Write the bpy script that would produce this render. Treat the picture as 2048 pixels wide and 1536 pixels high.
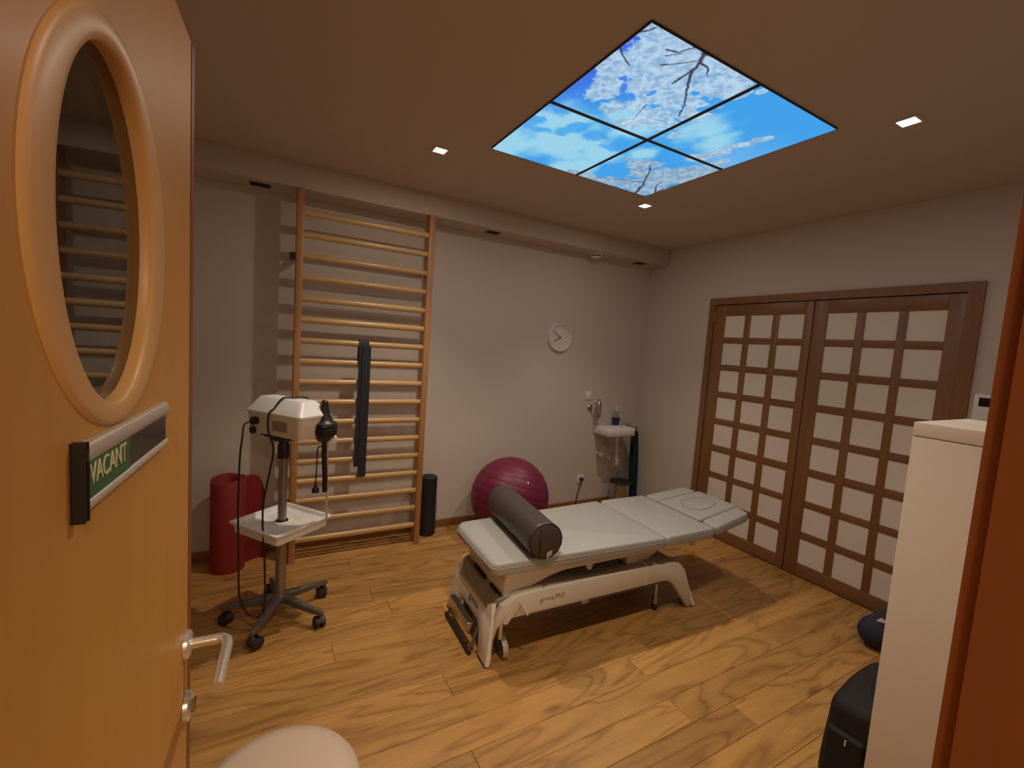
import bpy, bmesh, math, random
import numpy as np
from mathutils import Vector, Matrix

random.seed(7)
sc = bpy.context.scene
COL = sc.collection
for o in list(bpy.data.objects):
    bpy.data.objects.remove(o)

# ------------------------------------------------------------------ camera
cam_d = bpy.data.cameras.new('camera')
cam = bpy.data.objects.new('camera', cam_d)
COL.objects.link(cam)
CR = Vector((0.8721281624502634, -0.4844837034475902, 0.06832283187071869))
CU = Vector((-0.018190750514105604, 0.10743671486145201, 0.9940454963911424))
CF = Vector((0.4889392240932002, 0.8681779157485443, -0.08488546253424599))
m = Matrix.Identity(4)
for i in range(3):
    m[i][0] = CR[i]; m[i][1] = CU[i]; m[i][2] = -CF[i]
m[0][3], m[1][3], m[2][3] = 0.0, 0.0, 1.623
cam.matrix_world = m
cam_d.sensor_fit = 'HORIZONTAL'
cam_d.sensor_width = 36.0
cam_d.lens = 889.441 / 2048 * 36.0
cam_d.clip_start = 0.02
sc.camera = cam

# ------------------------------------------------------------------ world, exposure
w = bpy.data.worlds.new('world')
sc.world = w
w.use_nodes = True
bg = w.node_tree.nodes['Background']
bg.inputs[0].default_value = (1.0, 0.72, 0.45, 1)
bg.inputs[1].default_value = 0.02
vs = sc.view_settings
vs.view_transform = 'Standard'
vs.look = 'None'
vs.gamma = 1.0
vs.use_curve_mapping = False
vs.exposure = 0.0

DOWNLIGHT_W = 3.4            # wide spill of each downlight
BEAM_W = 56.0                # main beam of each downlight
BEAM_ANGLE = 100.0
DOWNLIGHT_COL = (1.0, 0.84, 0.67)
HALL_W = 27.0
HALL_COL = (1.0, 0.68, 0.38)
SKY_STRENGTH = 1.0

# hall ceiling lamp behind the camera
ld = bpy.data.lights.new('hall_lamp', 'AREA')
ld.shape = 'DISK'; ld.size = 0.35; ld.energy = HALL_W; ld.color = HALL_COL
lo = bpy.data.objects.new('hall_lamp', ld)
lo.location = (0.12, -1.15, 2.45)
COL.objects.link(lo)

# ------------------------------------------------------------------ material helpers
def new_mat(name):
    mt = bpy.data.materials.new(name)
    mt.use_nodes = True
    nt = mt.node_tree
    return mt, nt, nt.nodes['Principled BSDF']

def setp(b, **k):
    for a, v in k.items():
        b.inputs[a.replace('_', ' ')].default_value = v

def N(nt, typ, **k):
    n = nt.nodes.new(typ)
    for a, v in k.items():
        setattr(n, a, v)
    return n

def L(nt, a, b):
    nt.links.new(a, b)

def plain(name, col, rough=0.5, metal=0.0, var=0.06, scale=6.0, bump=0.0, bscale=200.0, spec=0.5, coat=0.0):
    """painted / moulded / woven surface: slight procedural mottling plus optional fine relief"""
    mt, nt, b = new_mat(name)
    tc = N(nt, 'ShaderNodeTexCoord')
    ns = N(nt, 'ShaderNodeTexNoise'); ns.inputs['Scale'].default_value = scale; ns.inputs['Detail'].default_value = 4
    L(nt, tc.outputs['Object'], ns.inputs['Vector'])
    mx = N(nt, 'ShaderNodeMix', data_type='RGBA')
    mx.inputs['A'].default_value = (*[c * (1 - var) for c in col], 1)
    mx.inputs['B'].default_value = (*[min(1, c * (1 + var)) for c in col], 1)
    L(nt, ns.outputs['Fac'], mx.inputs['Factor'])
    L(nt, mx.outputs['Result'], b.inputs['Base Color'])
    setp(b, Roughness=rough, Metallic=metal)
    b.inputs['Specular IOR Level'].default_value = spec
    b.inputs['Coat Weight'].default_value = coat
    if bump:
        n2 = N(nt, 'ShaderNodeTexNoise'); n2.inputs['Scale'].default_value = bscale; n2.inputs['Detail'].default_value = 3
        L(nt, tc.outputs['Object'], n2.inputs['Vector'])
        bp = N(nt, 'ShaderNodeBump'); bp.inputs['Strength'].default_value = bump; bp.inputs['Distance'].default_value = 0.002
        L(nt, n2.outputs['Fac'], bp.inputs['Height'])
        L(nt, bp.outputs['Normal'], b.inputs['Normal'])
    return mt

def wood(name, dark, light, axis='X', rough=0.4, fine=14.0, contrast=1.0, coat=0.0, rings=True, knots=False, tone=0.12):
    """grain stretched along one object axis; every object gets its own offset and tone"""
    mt, nt, b = new_mat(name)
    tc = N(nt, 'ShaderNodeTexCoord')
    oi = N(nt, 'ShaderNodeObjectInfo')
    off = N(nt, 'ShaderNodeVectorMath', operation='SCALE'); off.inputs[0].default_value = (37.0, 23.0, 11.0)
    L(nt, oi.outputs['Random'], off.inputs['Scale'])
    add = N(nt, 'ShaderNodeVectorMath', operation='ADD')
    L(nt, tc.outputs['Object'], add.inputs[0]); L(nt, off.outputs[0], add.inputs[1])
    mp = N(nt, 'ShaderNodeMapping')
    s = {'X': (0.09, 1, 1), 'Y': (1, 0.09, 1), 'Z': (1, 1, 0.09)}[axis]
    mp.inputs['Scale'].default_value = s
    L(nt, add.outputs[0], mp.inputs['Vector'])
    n1 = N(nt, 'ShaderNodeTexNoise'); n1.inputs['Scale'].default_value = fine; n1.inputs['Detail'].default_value = 6; n1.inputs['Roughness'].default_value = 0.6
    L(nt, mp.outputs[0], n1.inputs['Vector'])
    n2 = N(nt, 'ShaderNodeTexNoise'); n2.inputs['Scale'].default_value = fine * 9; n2.inputs['Detail'].default_value = 3
    L(nt, mp.outputs[0], n2.inputs['Vector'])
    val = n1.outputs['Fac']
    if rings:
        n3 = N(nt, 'ShaderNodeTexNoise'); n3.inputs['Scale'].default_value = 3.2; n3.inputs['Detail'].default_value = 2.5; n3.inputs['Distortion'].default_value = 0.6
        mp3 = N(nt, 'ShaderNodeMapping'); mp3.inputs['Scale'].default_value = tuple(0.22 if q < 1 else 1.25 for q in s)
        L(nt, add.outputs[0], mp3.inputs['Vector']); L(nt, mp3.outputs[0], n3.inputs['Vector'])
        mu = N(nt, 'ShaderNodeMath', operation='MULTIPLY'); mu.inputs[1].default_value = 22.0
        L(nt, n3.outputs['Fac'], mu.inputs[0])
        fr = N(nt, 'ShaderNodeMath', operation='PINGPONG'); fr.inputs[1].default_value = 1.0
        L(nt, mu.outputs[0], fr.inputs[0])
        pw = N(nt, 'ShaderNodeMath', operation='POWER'); pw.inputs[1].default_value = 3.2
        L(nt, fr.outputs[0], pw.inputs[0])
        mm = N(nt, 'ShaderNodeMix', data_type='FLOAT'); mm.inputs['Factor'].default_value = 0.36
        L(nt, n1.outputs['Fac'], mm.inputs['A']); L(nt, pw.outputs[0], mm.inputs['B'])
        val = mm.outputs['Result']
    m2 = N(nt, 'ShaderNodeMix', data_type='FLOAT'); m2.inputs['Factor'].default_value = 0.25
    L(nt, val, m2.inputs['A']); L(nt, n2.outputs['Fac'], m2.inputs['B'])
    cr = N(nt, 'ShaderNodeValToRGB')
    lo_, hi_ = 0.5 - 0.26 / contrast, 0.5 + 0.22 / contrast
    cr.color_ramp.elements[0].position = lo_; cr.color_ramp.elements[0].color = (*light, 1)
    cr.color_ramp.elements[1].position = hi_; cr.color_ramp.elements[1].color = (*dark, 1)
    L(nt, m2.outputs['Result'], cr.inputs['Fac'])
    hs = N(nt, 'ShaderNodeHueSaturation')
    mr = N(nt, 'ShaderNodeMapRange'); mr.inputs['To Min'].default_value = 1 - tone; mr.inputs['To Max'].default_value = 1 + tone
    L(nt, oi.outputs['Random'], mr.inputs['Value']); L(nt, mr.outputs[0], hs.inputs['Value'])
    L(nt, cr.outputs['Color'], hs.inputs['Color'])
    colout = hs.outputs['Color']
    if knots:
        vo = N(nt, 'ShaderNodeTexVoronoi'); vo.inputs['Scale'].default_value = 1.0
        mpk = N(nt, 'ShaderNodeMapping'); mpk.inputs['Scale'].default_value = (1.7, 6.0, 1.0)
        L(nt, add.outputs[0], mpk.inputs['Vector']); L(nt, mpk.outputs[0], vo.inputs['Vector'])
        kr = N(nt, 'ShaderNodeMapRange'); kr.inputs['From Min'].default_value = 0.03; kr.inputs['From Max'].default_value = 0.13
        kr.inputs['To Min'].default_value = 0.75; kr.inputs['To Max'].default_value = 0.0
        L(nt, vo.outputs['Distance'], kr.inputs['Value'])
        mk = N(nt, 'ShaderNodeMix', data_type='RGBA'); mk.inputs['B'].default_value = (*[c * 0.6 for c in dark], 1)
        L(nt, kr.outputs[0], mk.inputs['Factor']); L(nt, colout, mk.inputs['A'])
        colout = mk.outputs['Result']
    L(nt, colout, b.inputs['Base Color'])
    setp(b, Roughness=rough)
    b.inputs['Coat Weight'].default_value = coat
    b.inputs['Coat Roughness'].default_value = 0.25
    bp = N(nt, 'ShaderNodeBump'); bp.inputs['Strength'].default_value = 0.12; bp.inputs['Distance'].default_value = 0.001
    L(nt, n2.outputs['Fac'], bp.inputs['Height']); L(nt, bp.outputs['Normal'], b.inputs['Normal'])
    return mt

def emit(name, col, strength):
    mt, nt, b = new_mat(name)
    setp(b, Roughness=0.4)
    b.inputs['Base Color'].default_value = (*col, 1)
    b.inputs['Emission Color'].default_value = (*col, 1)
    b.inputs['Emission Strength'].default_value = strength
    return mt

M = {}
M['wall'] = plain('wall_paint', (0.63, 0.565, 0.50), 0.85, var=0.03, scale=1.5, bump=0.12, bscale=350)
M['ceil'] = plain('ceiling_paint', (0.56, 0.48, 0.40), 0.9, var=0.02, scale=1.0)
M['floor'] = wood('oak_floor', (0.265, 0.122, 0.030), (0.52, 0.275, 0.078), 'X', rough=0.40, fine=13, contrast=1.1, coat=0.12, knots=True, tone=0.20)
M['subfloor'] = plain('joint_dark', (0.10, 0.05, 0.02), 0.9)
M['door'] = wood('beech_door', (0.50, 0.225, 0.040), (0.60, 0.30, 0.062), 'Z', rough=0.48, fine=5, contrast=0.7, rings=False, tone=0.0, coat=0.05)
M['door_ring'] = wood('beech_moulding', (0.60, 0.335, 0.13), (0.66, 0.39, 0.16), 'Z', rough=0.42, fine=4, contrast=0.6, rings=False, tone=0.0, coat=0.05)
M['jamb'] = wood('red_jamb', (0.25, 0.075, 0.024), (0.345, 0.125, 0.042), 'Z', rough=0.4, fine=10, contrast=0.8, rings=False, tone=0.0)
M['edge_dark'] = plain('dark_lipping', (0.20, 0.068, 0.018), 0.5)
M['bar_post'] = wood('beech_post', (0.40, 0.185, 0.060), (0.54, 0.27, 0.10), 'Z', rough=0.38, fine=20, rings=False, tone=0.03)
M['bar_rung'] = wood('beech_rung', (0.50, 0.30, 0.12), (0.64, 0.41, 0.18), 'X', rough=0.32, fine=26, rings=False, tone=0.08, coat=0.2)
M['shoji'] = wood('shoji_wood', (0.20, 0.090, 0.036), (0.29, 0.135, 0.055), 'Z', rough=0.42, fine=16, rings=False, tone=0.06)
M['shoji_h'] = wood('shoji_wood_h', (0.20, 0.090, 0.036), (0.29, 0.135, 0.055), 'Y', rough=0.42, fine=16, rings=False, tone=0.06)
M['paper'] = plain('shoji_paper', (0.80, 0.73, 0.63), 0.7, var=0.03, scale=12)
M['skirting'] = wood('skirting_wood', (0.22, 0.085, 0.03), (0.32, 0.14, 0.05), 'X', rough=0.45, fine=12, rings=False)
M['vinyl'] = plain('grey_vinyl', (0.385, 0.38, 0.355), 0.42, var=0.03, scale=5, bump=0.08, bscale=500)
M['vinyl_side'] = plain('grey_vinyl_side', (0.46, 0.44, 0.385), 0.45, var=0.03, scale=5, bump=0.08, bscale=500)
M['metal_beige'] = plain('cream_lacquer', (0.66, 0.60, 0.50), 0.4, var=0.02)
M['metal_white'] = plain('white_lacquer', (0.76, 0.72, 0.65), 0.35, var=0.02)
M['cover_grey'] = plain('taupe_plastic', (0.30, 0.255, 0.205), 0.5, var=0.03)
M['tray_grey'] = plain('dark_taupe_plastic', (0.20, 0.17, 0.145), 0.55, var=0.03)
M['bolster'] = plain('brown_leatherette', (0.062, 0.045, 0.039), 0.42, var=0.15, scale=9, bump=0.35, bscale=40)
M['black'] = plain('black_plastic', (0.014, 0.013, 0.013), 0.4, var=0.1)
M['black_rubber'] = plain('black_rubber', (0.02, 0.019, 0.019), 0.6, var=0.1)
M['black_fabric'] = plain('black_fabric', (0.008, 0.006, 0.005), 0.75, var=0.2, scale=30, bump=0.3, bscale=300)
M['strap'] = plain('navy_webbing', (0.016, 0.019, 0.028), 0.7, var=0.15, scale=40, bump=0.3, bscale=400)
M['foam_black'] = plain('black_foam', (0.013, 0.014, 0.017), 0.7, var=0.15, scale=30, bump=0.3, bscale=250)
M['red'] = plain('red_foam', (0.24, 0.013, 0.012), 0.62, var=0.08, scale=8, bump=0.2, bscale=120)
M['ball'] = plain('burgundy_vinyl', (0.165, 0.012, 0.045), 0.5, var=0.06, scale=6)
M['steel'] = plain('brushed_steel', (0.50, 0.46, 0.42), 0.28, metal=1.0, var=0.05)
M['chrome'] = plain('chrome', (0.80, 0.78, 0.74), 0.24, metal=0.72, var=0.02)
M['alu'] = plain('aluminium', (0.66, 0.60, 0.54), 0.38, metal=0.6, var=0.03)
M['pole'] = plain('grey_pole', (0.33, 0.29, 0.25), 0.35, metal=0.75, var=0.04)
M['star'] = plain('star_base_grey', (0.13, 0.115, 0.105), 0.45, metal=0.35, var=0.06)
M['white'] = plain('white_plastic', (0.80, 0.80, 0.78), 0.38, var=0.02)
M['cream'] = plain('cream_plastic', (0.80, 0.71, 0.58), 0.45, var=0.02)
M['ceramic'] = plain('white_ceramic', (0.80, 0.77, 0.73), 0.15, var=0.01, coat=0.5)
M['cabinet'] = plain('white_melamine', (0.80, 0.70, 0.58), 0.42, var=0.015, scale=2)  # white board, with warm bounce light mixed into its colour
M['stool'] = plain('cream_leatherette', (0.58, 0.45, 0.35), 0.5, var=0.03, bump=0.06, bscale=250)
M['teal'] = plain('teal_towel', (0.018, 0.075, 0.10), 0.9, var=0.15, scale=20, bump=0.6, bscale=260)
M['navy'] = plain('navy_cloth', (0.030, 0.030, 0.056), 0.85, var=0.12, scale=20, bump=0.3, bscale=260)
M['label_white'] = plain('white_label', (0.78, 0.72, 0.64), 0.6, var=0.05, scale=30)
M['label_grey'] = plain('printed_plate', (0.30, 0.25, 0.19), 0.45, var=0.5, scale=120)
M['yellow'] = plain('yellow_label', (0.42, 0.34, 0.10), 0.5, var=0.3, scale=60)
M['green'] = plain('green_sign', (0.018, 0.13, 0.045), 0.4, var=0.03)
M['ink'] = plain('dark_print', (0.05, 0.042, 0.036), 0.5)
M['ink_grey'] = plain('grey_print', (0.34, 0.29, 0.23), 0.5)
M['ink_cream'] = plain('cream_print', (0.62, 0.62, 0.42), 0.5)
M['screen'] = plain('dark_display', (0.01, 0.01, 0.012), 0.2, var=0.02)
M['lens'] = emit('lamp_lens', (1.0, 0.93, 0.86), 6.0)
M['trim_metal'] = plain('downlight_trim', (0.70, 0.66, 0.62), 0.4, metal=0.3)
M['frame_dark'] = plain('panel_frame', (0.055, 0.045, 0.042), 0.5, metal=0.2)
M['soap'] = plain('blue_soap', (0.022, 0.022, 0.085), 0.25, var=0.03)
M['hole'] = plain('dark_recess', (0.006, 0.005, 0.004), 0.9)
def glassy(name, col, rough, ior, weight):
    mt, nt, b = new_mat(name)
    setp(b, Roughness=rough, IOR=ior)
    b.inputs['Base Color'].default_value = (*col, 1)
    b.inputs['Transmission Weight'].default_value = weight
    tc = N(nt, 'ShaderNodeTexCoord'); ns = N(nt, 'ShaderNodeTexNoise'); ns.inputs['Scale'].default_value = 3
    L(nt, tc.outputs['Object'], ns.inputs['Vector'])
    mr = N(nt, 'ShaderNodeMapRange'); mr.inputs['To Min'].default_value = rough; mr.inputs['To Max'].default_value = rough + 0.01
    L(nt, ns.outputs['Fac'], mr.inputs['Value']); L(nt, mr.outputs[0], b.inputs['Roughness'])
    return mt
M['glass'] = glassy('window_glass', (0.11, 0.10, 0.09), 0.01, 1.56, 1.0)  # dark tint stands for the shaded gap behind the open door
M['clear'] = glassy('clear_plastic', (0.85, 0.86, 0.88), 0.08, 1.3, 0.85)

# ------------------------------------------------------------------ object helpers
def link(o):
    COL.objects.link(o); return o

def thing(name, label, cat, loc, group=None, kind=None):
    o = link(bpy.data.objects.new(name, None))
    o.empty_display_size = 0.1
    o.location = loc
    if kind: o['kind'] = kind
    o['label'] = label
    if cat: o['category'] = cat
    if group: o['group'] = group
    return o

def base_world(o):
    v = Vector(o.location)
    while o.parent:
        o = o.parent; v += Vector(o.location)
    return v

def obj(name, bm, mat, parent=None, smooth=True, label=None, cat=None, kind=None, group=None, angle=40):
    """bm is in world coordinates; the mesh is recentred and parented without rotation"""
    bmesh.ops.recalc_face_normals(bm, faces=bm.faces[:])
    lo_ = Vector((1e9,) * 3); hi_ = Vector((-1e9,) * 3)
    for v in bm.verts:
        for i in range(3):
            lo_[i] = min(lo_[i], v.co[i]); hi_[i] = max(hi_[i], v.co[i])
    c = (lo_ + hi_) / 2
    for v in bm.verts: v.co -= c
    me = bpy.data.meshes.new(name)
    bm.to_mesh(me); bm.free()
    if smooth:
        me.polygons.foreach_set('use_smooth', [True] * len(me.polygons))
        try: me.set_sharp_from_angle(angle=math.radians(angle))
        except Exception: pass
    mats = mat if isinstance(mat, (list, tuple)) else [mat]
    for q in mats: me.materials.append(q)
    o = link(bpy.data.objects.new(name, me))
    if parent:
        o.parent = parent
        o.location = c - base_world(parent)
    else:
        o.location = c
    if label: o['label'] = label
    if cat: o['category'] = cat
    if kind: o['kind'] = kind
    if group: o['group'] = group
    return o

def NB(): return bmesh.new()

def xform(bm, verts, mat):
    bmesh.ops.transform(bm, matrix=mat, verts=verts)

def box(bm, x0, x1, y0, y1, z0, z1, bev=0.0, seg=2, mat=None):
    r = bmesh.ops.create_cube(bm, size=1.0)
    vs_ = r['verts']
    for v in vs_:
        v.co = Vector(((x0 + x1) / 2 + v.co.x * (x1 - x0), (y0 + y1) / 2 + v.co.y * (y1 - y0), (z0 + z1) / 2 + v.co.z * (z1 - z0)))
    if bev:
        es = list({e for v in vs_ for e in v.link_edges})
        rr = bmesh.ops.bevel(bm, geom=es, offset=bev, segments=seg, profile=0.5, affect='EDGES')
        vs_ = list({v for f in rr['faces'] for v in f.verts} | {v for v in vs_ if v.is_valid})
    if mat is not None: xform(bm, vs_, mat)
    return bm

def frame_of(d):
    d = d.normalized()
    a = Vector((0, 0, 1)) if abs(d.z) < 0.95 else Vector((1, 0, 0))
    x = d.cross(a).normalized(); y = d.cross(x).normalized()
    return x, y

def rod(bm, a, b, r0, r1=None, n=14, cap=True):
    a = Vector(a); b = Vector(b); r1 = r0 if r1 is None else r1
    x, y = frame_of(b - a)
    A = []; B = []
    for i in range(n):
        t = 2 * math.pi * i / n
        d = x * math.cos(t) + y * math.sin(t)
        A.append(bm.verts.new(a + d * r0)); B.append(bm.verts.new(b + d * r1))
    for i in range(n):
        bm.faces.new((A[i], A[(i + 1) % n], B[(i + 1) % n], B[i]))
    if cap:
        bm.faces.new(A[::-1]); bm.faces.new(B)
    return bm

def smooth_path(pts, sub=6):
    pts = [Vector(p) for p in pts]
    out = []
    for i in range(len(pts) - 1):
        p0 = pts[max(0, i - 1)]; p1 = pts[i]; p2 = pts[i + 1]; p3 = pts[min(len(pts) - 1, i + 2)]
        for k in range(sub):
            t = k / sub
            out.append(0.5 * ((2 * p1) + (-p0 + p2) * t + (2 * p0 - 5 * p1 + 4 * p2 - p3) * t * t + (-p0 + 3 * p1 - 3 * p2 + p3) * t ** 3))
    out.append(pts[-1])
    return out

def tube(bm, pts, r, n=8, sub=6, smooth=True, cap=True):
    P = smooth_path(pts, sub) if smooth else [Vector(p) for p in pts]
    rings = []
    x = None
    for i, p in enumerate(P):
        d = (P[min(i + 1, len(P) - 1)] - P[max(i - 1, 0)]).normalized()
        if x is None: x, y = frame_of(d)
        else:
            x = (x - d * x.dot(d)).normalized(); y = d.cross(x)
        rr = r[i] if isinstance(r, list) else r
        rings.append([bm.verts.new(p + (x * math.cos(2 * math.pi * k / n) + y * math.sin(2 * math.pi * k / n)) * rr) for k in range(n)])
    for a, b in zip(rings, rings[1:]):
        for k in range(n):
            bm.faces.new((a[k], a[(k + 1) % n], b[(k + 1) % n], b[k]))
    if cap:
        bm.faces.new(rings[0][::-1]); bm.faces.new(rings[-1])
    return bm

def lathe(bm, prof, origin=(0, 0, 0), axis=(0, 0, 1), n=32, close=True):
    """prof = [(radius, height along axis)]"""
    o = Vector(origin); d = Vector(axis).normalized(); x, y = frame_of(d)
    rings = []
    for r, h in prof:
        if r < 1e-6:
            rings.append([bm.verts.new(o + d * h)])
        else:
            rings.append([bm.verts.new(o + d * h + (x * math.cos(2 * math.pi * k / n) + y * math.sin(2 * math.pi * k / n)) * r) for k in range(n)])
    for a, b in zip(rings, rings[1:]):
        for k in range(n):
            k2 = (k + 1) % n
            if len(a) == 1 and len(b) == 1: continue
            if len(a) == 1: bm.faces.new((a[0], b[k2], b[k]))
            elif len(b) == 1: bm.faces.new((a[k], a[k2], b[0]))
            else: bm.faces.new((a[k], a[k2], b[k2], b[k]))
    if close:
        if len(rings[0]) > 1: bm.faces.new(rings[0][::-1])
        if len(rings[-1]) > 1: bm.faces.new(rings[-1])
    return bm

def prism(bm, poly, ax, a0, a1, bev=0.0):
    """extrude a 2-D polygon: ax='y' poly is (x,z); ax='x' poly is (y,z); ax='z' poly is (x,y)"""
    def mk(p, a):
        if ax == 'y': return Vector((p[0], a, p[1]))
        if ax == 'x': return Vector((a, p[0], p[1]))
        return Vector((p[0], p[1], a))
    A = [bm.verts.new(mk(p, a0)) for p in poly]
    B = [bm.verts.new(mk(p, a1)) for p in poly]
    n = len(poly)
    f0 = bm.faces.new(A[::-1]); f1 = bm.faces.new(B)
    for i in range(n):
        bm.faces.new((A[i], A[(i + 1) % n], B[(i + 1) % n], B[i]))
    if bev:
        bmesh.ops.recalc_face_normals(bm, faces=bm.faces[:])
        es = [e for e in f0.edges] + [e for e in f1.edges]
        bmesh.ops.bevel(bm, geom=es, offset=bev, segments=2, profile=0.5, affect='EDGES')
    return bm

def round_poly(pts, r, n=5):
    out = []
    k = len(pts)
    for i in range(k):
        p = Vector(pts[i][:2]); a = Vector(pts[i - 1][:2]); b = Vector(pts[(i + 1) % k][:2])
        rr = r[i] if isinstance(r, (list, tuple)) else r
        if rr <= 0: out.append((p.x, p.y)); continue
        da = (a - p).normalized(); db = (b - p).normalized()
        for j in range(n + 1):
            t = j / n
            q = (p + da * rr) * (1 - t) ** 2 + p * 2 * t * (1 - t) + (p + db * rr) * t ** 2
            out.append((q.x, q.y))
    return out

def inset(poly, d):
    n = len(poly); out = []
    area = sum(poly[i][0] * poly[(i + 1) % n][1] - poly[(i + 1) % n][0] * poly[i][1] for i in range(n))
    s = 1 if area > 0 else -1
    for i in range(n):
        p = Vector(poly[i]); a = Vector(poly[i - 1]); b = Vector(poly[(i + 1) % n])
        e1 = (p - a); e2 = (b - p)
        if e1.length < 1e-9: e1 = e2
        if e2.length < 1e-9: e2 = e1
        e1.normalize(); e2.normalize()
        n1 = Vector((-e1.y, e1.x)) * s; n2 = Vector((-e2.y, e2.x)) * s
        nn = (n1 + n2)
        nn = nn.normalized() if nn.length > 1e-6 else n1
        c = max(0.5, nn.dot(n1))
        q = p + nn * (d / c)
        out.append((q.x, q.y))
    return out

def cushion(bm, poly, z0, z1, r, tf=None, ky=1.0):
    lv = [(0.008, z0), (0.0, z0 + 0.008), (0.0, z1 - r)]
    for k in range(1, 5):
        t = k / 4 * math.pi / 2
        lv.append((r * (1 - math.cos(t)), z1 - r + r * math.sin(t)))
    rings = []
    for d, z in lv:
        q = inset(poly, d) if d > 0 else poly
        rings.append([bm.verts.new(Vector((p[0], o_[1] + (p[1] - o_[1]) * ky, z))) for p, o_ in zip(q, poly)])
    n = len(poly)
    for a, b in zip(rings, rings[1:]):
        for k in range(n):
            bm.faces.new((a[k], a[(k + 1) % n], b[(k + 1) % n], b[k]))
    bm.faces.new(rings[0][::-1])
    bm.faces.new(rings[-1])
    if tf is not None:
        for v in bm.verts: v.co = tf(v.co)
    return bm

def text_part(name, s, size, M4, mat, parent, depth=0.0006, align='CENTER', label=None, squash=1.0):
    cu = bpy.data.curves.new(name, 'FONT')
    cu.body = s; cu.size = size; cu.extrude = depth; cu.align_x = align; cu.align_y = 'CENTER'
    cu.space_character = 1.0
    t = bpy.data.objects.new(name, cu)
    COL.objects.link(t)
    dg = bpy.context.evaluated_depsgraph_get()
    me = bpy.data.meshes.new_from_object(t.evaluated_get(dg))
    bpy.data.objects.remove(t)
    bm = NB(); bm.from_mesh(me); bpy.data.meshes.remove(me)
    bmesh.ops.transform(bm, matrix=M4 @ Matrix.Diagonal((squash, 1, 1, 1)), verts=bm.verts[:])
    return obj(name, bm, mat, parent, smooth=False, label=label)

def basis(o, x, y, z):
    r = Matrix.Identity(4)
    for i in range(3):
        r[i][0] = x[i]; r[i][1] = y[i]; r[i][2] = z[i]; r[i][3] = o[i]
    return r

# ------------------------------------------------------------------ room shell
XL, XR, YB, YF, YH = -1.25, 3.646, 3.58, 0.155, -1.7
ZC, ZS, YS = 2.72, 2.56, 3.342
DOOR_X0, DOOR_X1, DOOR_Z = -0.235, 0.668, 2.125

fl = obj('floor', box(NB(), XL, XR + 0.1, YH, YB + 0.1, -0.12, -0.016), M['subfloor'], smooth=False, kind='structure')
obj('ceiling', box(NB(), XL - 0.1, XR + 0.1, YH - 0.1, YB + 0.1, ZC, ZC + 0.1), M['ceil'], smooth=False, kind='structure')
obj('wall_back', box(NB(), XL - 0.1, XR + 0.1, YB, YB + 0.1, -0.12, ZC), M['wall'], smooth=False, kind='structure')
obj('wall_left', box(NB(), XL - 0.1, XL, YH, YB, -0.12, ZC), M['wall'], smooth=False, kind='structure')
obj('wall_right', box(NB(), XR, XR + 0.1, YH, YB, -0.12, ZC), M['wall'], smooth=False, kind='structure')
bm = NB()
box(bm, XL, DOOR_X0, 0.035, YF, -0.016, ZC)
box(bm, DOOR_X1, XR, 0.035, YF, -0.016, ZC)
box(bm, DOOR_X0, DOOR_X1, 0.035, YF, DOOR_Z, ZC)
obj('wall_front', bm, M['wall'], smooth=False, kind='structure')
obj('wall_hall', box(NB(), XL, XR, YH - 0.1, YH, -0.12, ZC), M['wall'], smooth=False, kind='structure')
sof = obj('trim_1', box(NB(), XL, XR, YS, YB, ZS, ZC), M['ceil'], smooth=False, kind='structure',
          label='lowered plaster soffit running along the top of the back wall')

# floor boards, one object each
PW = 0.1465
row = -18
y = 0.883 + PW * row
prnd = random.Random(3)
while y < YB - 0.005:
    y1 = min(y + PW, YB)
    yy0 = max(y, YH)
    if y1 > YH + 0.01:
        x = XL - prnd.random() * 2.1
        if abs(y - (0.883 + PW * 7)) < 0.02: x = 0.407 - 1.6
        while x < XR:
            ln = prnd.choice([1.9, 2.2, 2.2, 2.4, 1.6])
            x0, x1 = max(x, XL), min(x + ln, XR)
            if x1 - x0 > 0.03:
                dz = prnd.uniform(-0.0004, 0.0)
                b = NB()
                g = 0.0007
                A = [b.verts.new((px, py, -0.016)) for px, py in ((x0 + g, yy0 + g), (x1 - g, yy0 + g), (x1 - g, y1 - g), (x0 + g, y1 - g))]
                B = [b.verts.new((v.co.x, v.co.y, dz - 0.0016)) for v in A]
                q = 0.0016
                Cc = [b.verts.new((v.co.x + (q if i in (0, 3) else -q), v.co.y + (q if i < 2 else -q), dz)) for i, v in enumerate(A)]
                for S, T in ((A, B), (B, Cc)):
                    for i in range(4): b.faces.new((S[i], S[(i + 1) % 4], T[(i + 1) % 4], T[i]))
                b.faces.new(Cc)
                obj('plank', b, M['floor'], fl, smooth=False)
            x += ln
    y += PW

# skirting boards
obj('baseboard_back', box(NB(), XL, XR, YB - 0.016, YB, 0, 0.066, 0.004), M['skirting'], kind='structure')
obj('baseboard_right', box(NB(), XR - 0.016, XR, 2.79, YB - 0.017, 0, 0.066, 0.004), M['skirting'], kind='structure')

# ------------------------------------------------------------------ door frame (right jamb, left jamb, head)
def jamb(name, poly, label):
    obj(name, prism(NB(), poly, 'z', 0, DOOR_Z, 0.0015), M['jamb'], smooth=False, kind='structure', label=label)
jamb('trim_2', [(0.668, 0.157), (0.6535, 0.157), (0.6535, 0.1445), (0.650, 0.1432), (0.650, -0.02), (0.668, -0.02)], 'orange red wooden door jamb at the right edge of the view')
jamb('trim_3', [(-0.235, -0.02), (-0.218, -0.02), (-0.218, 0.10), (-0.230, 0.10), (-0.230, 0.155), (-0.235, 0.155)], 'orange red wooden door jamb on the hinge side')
obj('trim_4', box(NB(), -0.2175, 0.6495, -0.02, 0.105, DOOR_Z - 0.018, DOOR_Z, 0.002), M['jamb'], kind='structure', label='orange red wooden head of the door frame')

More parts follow.
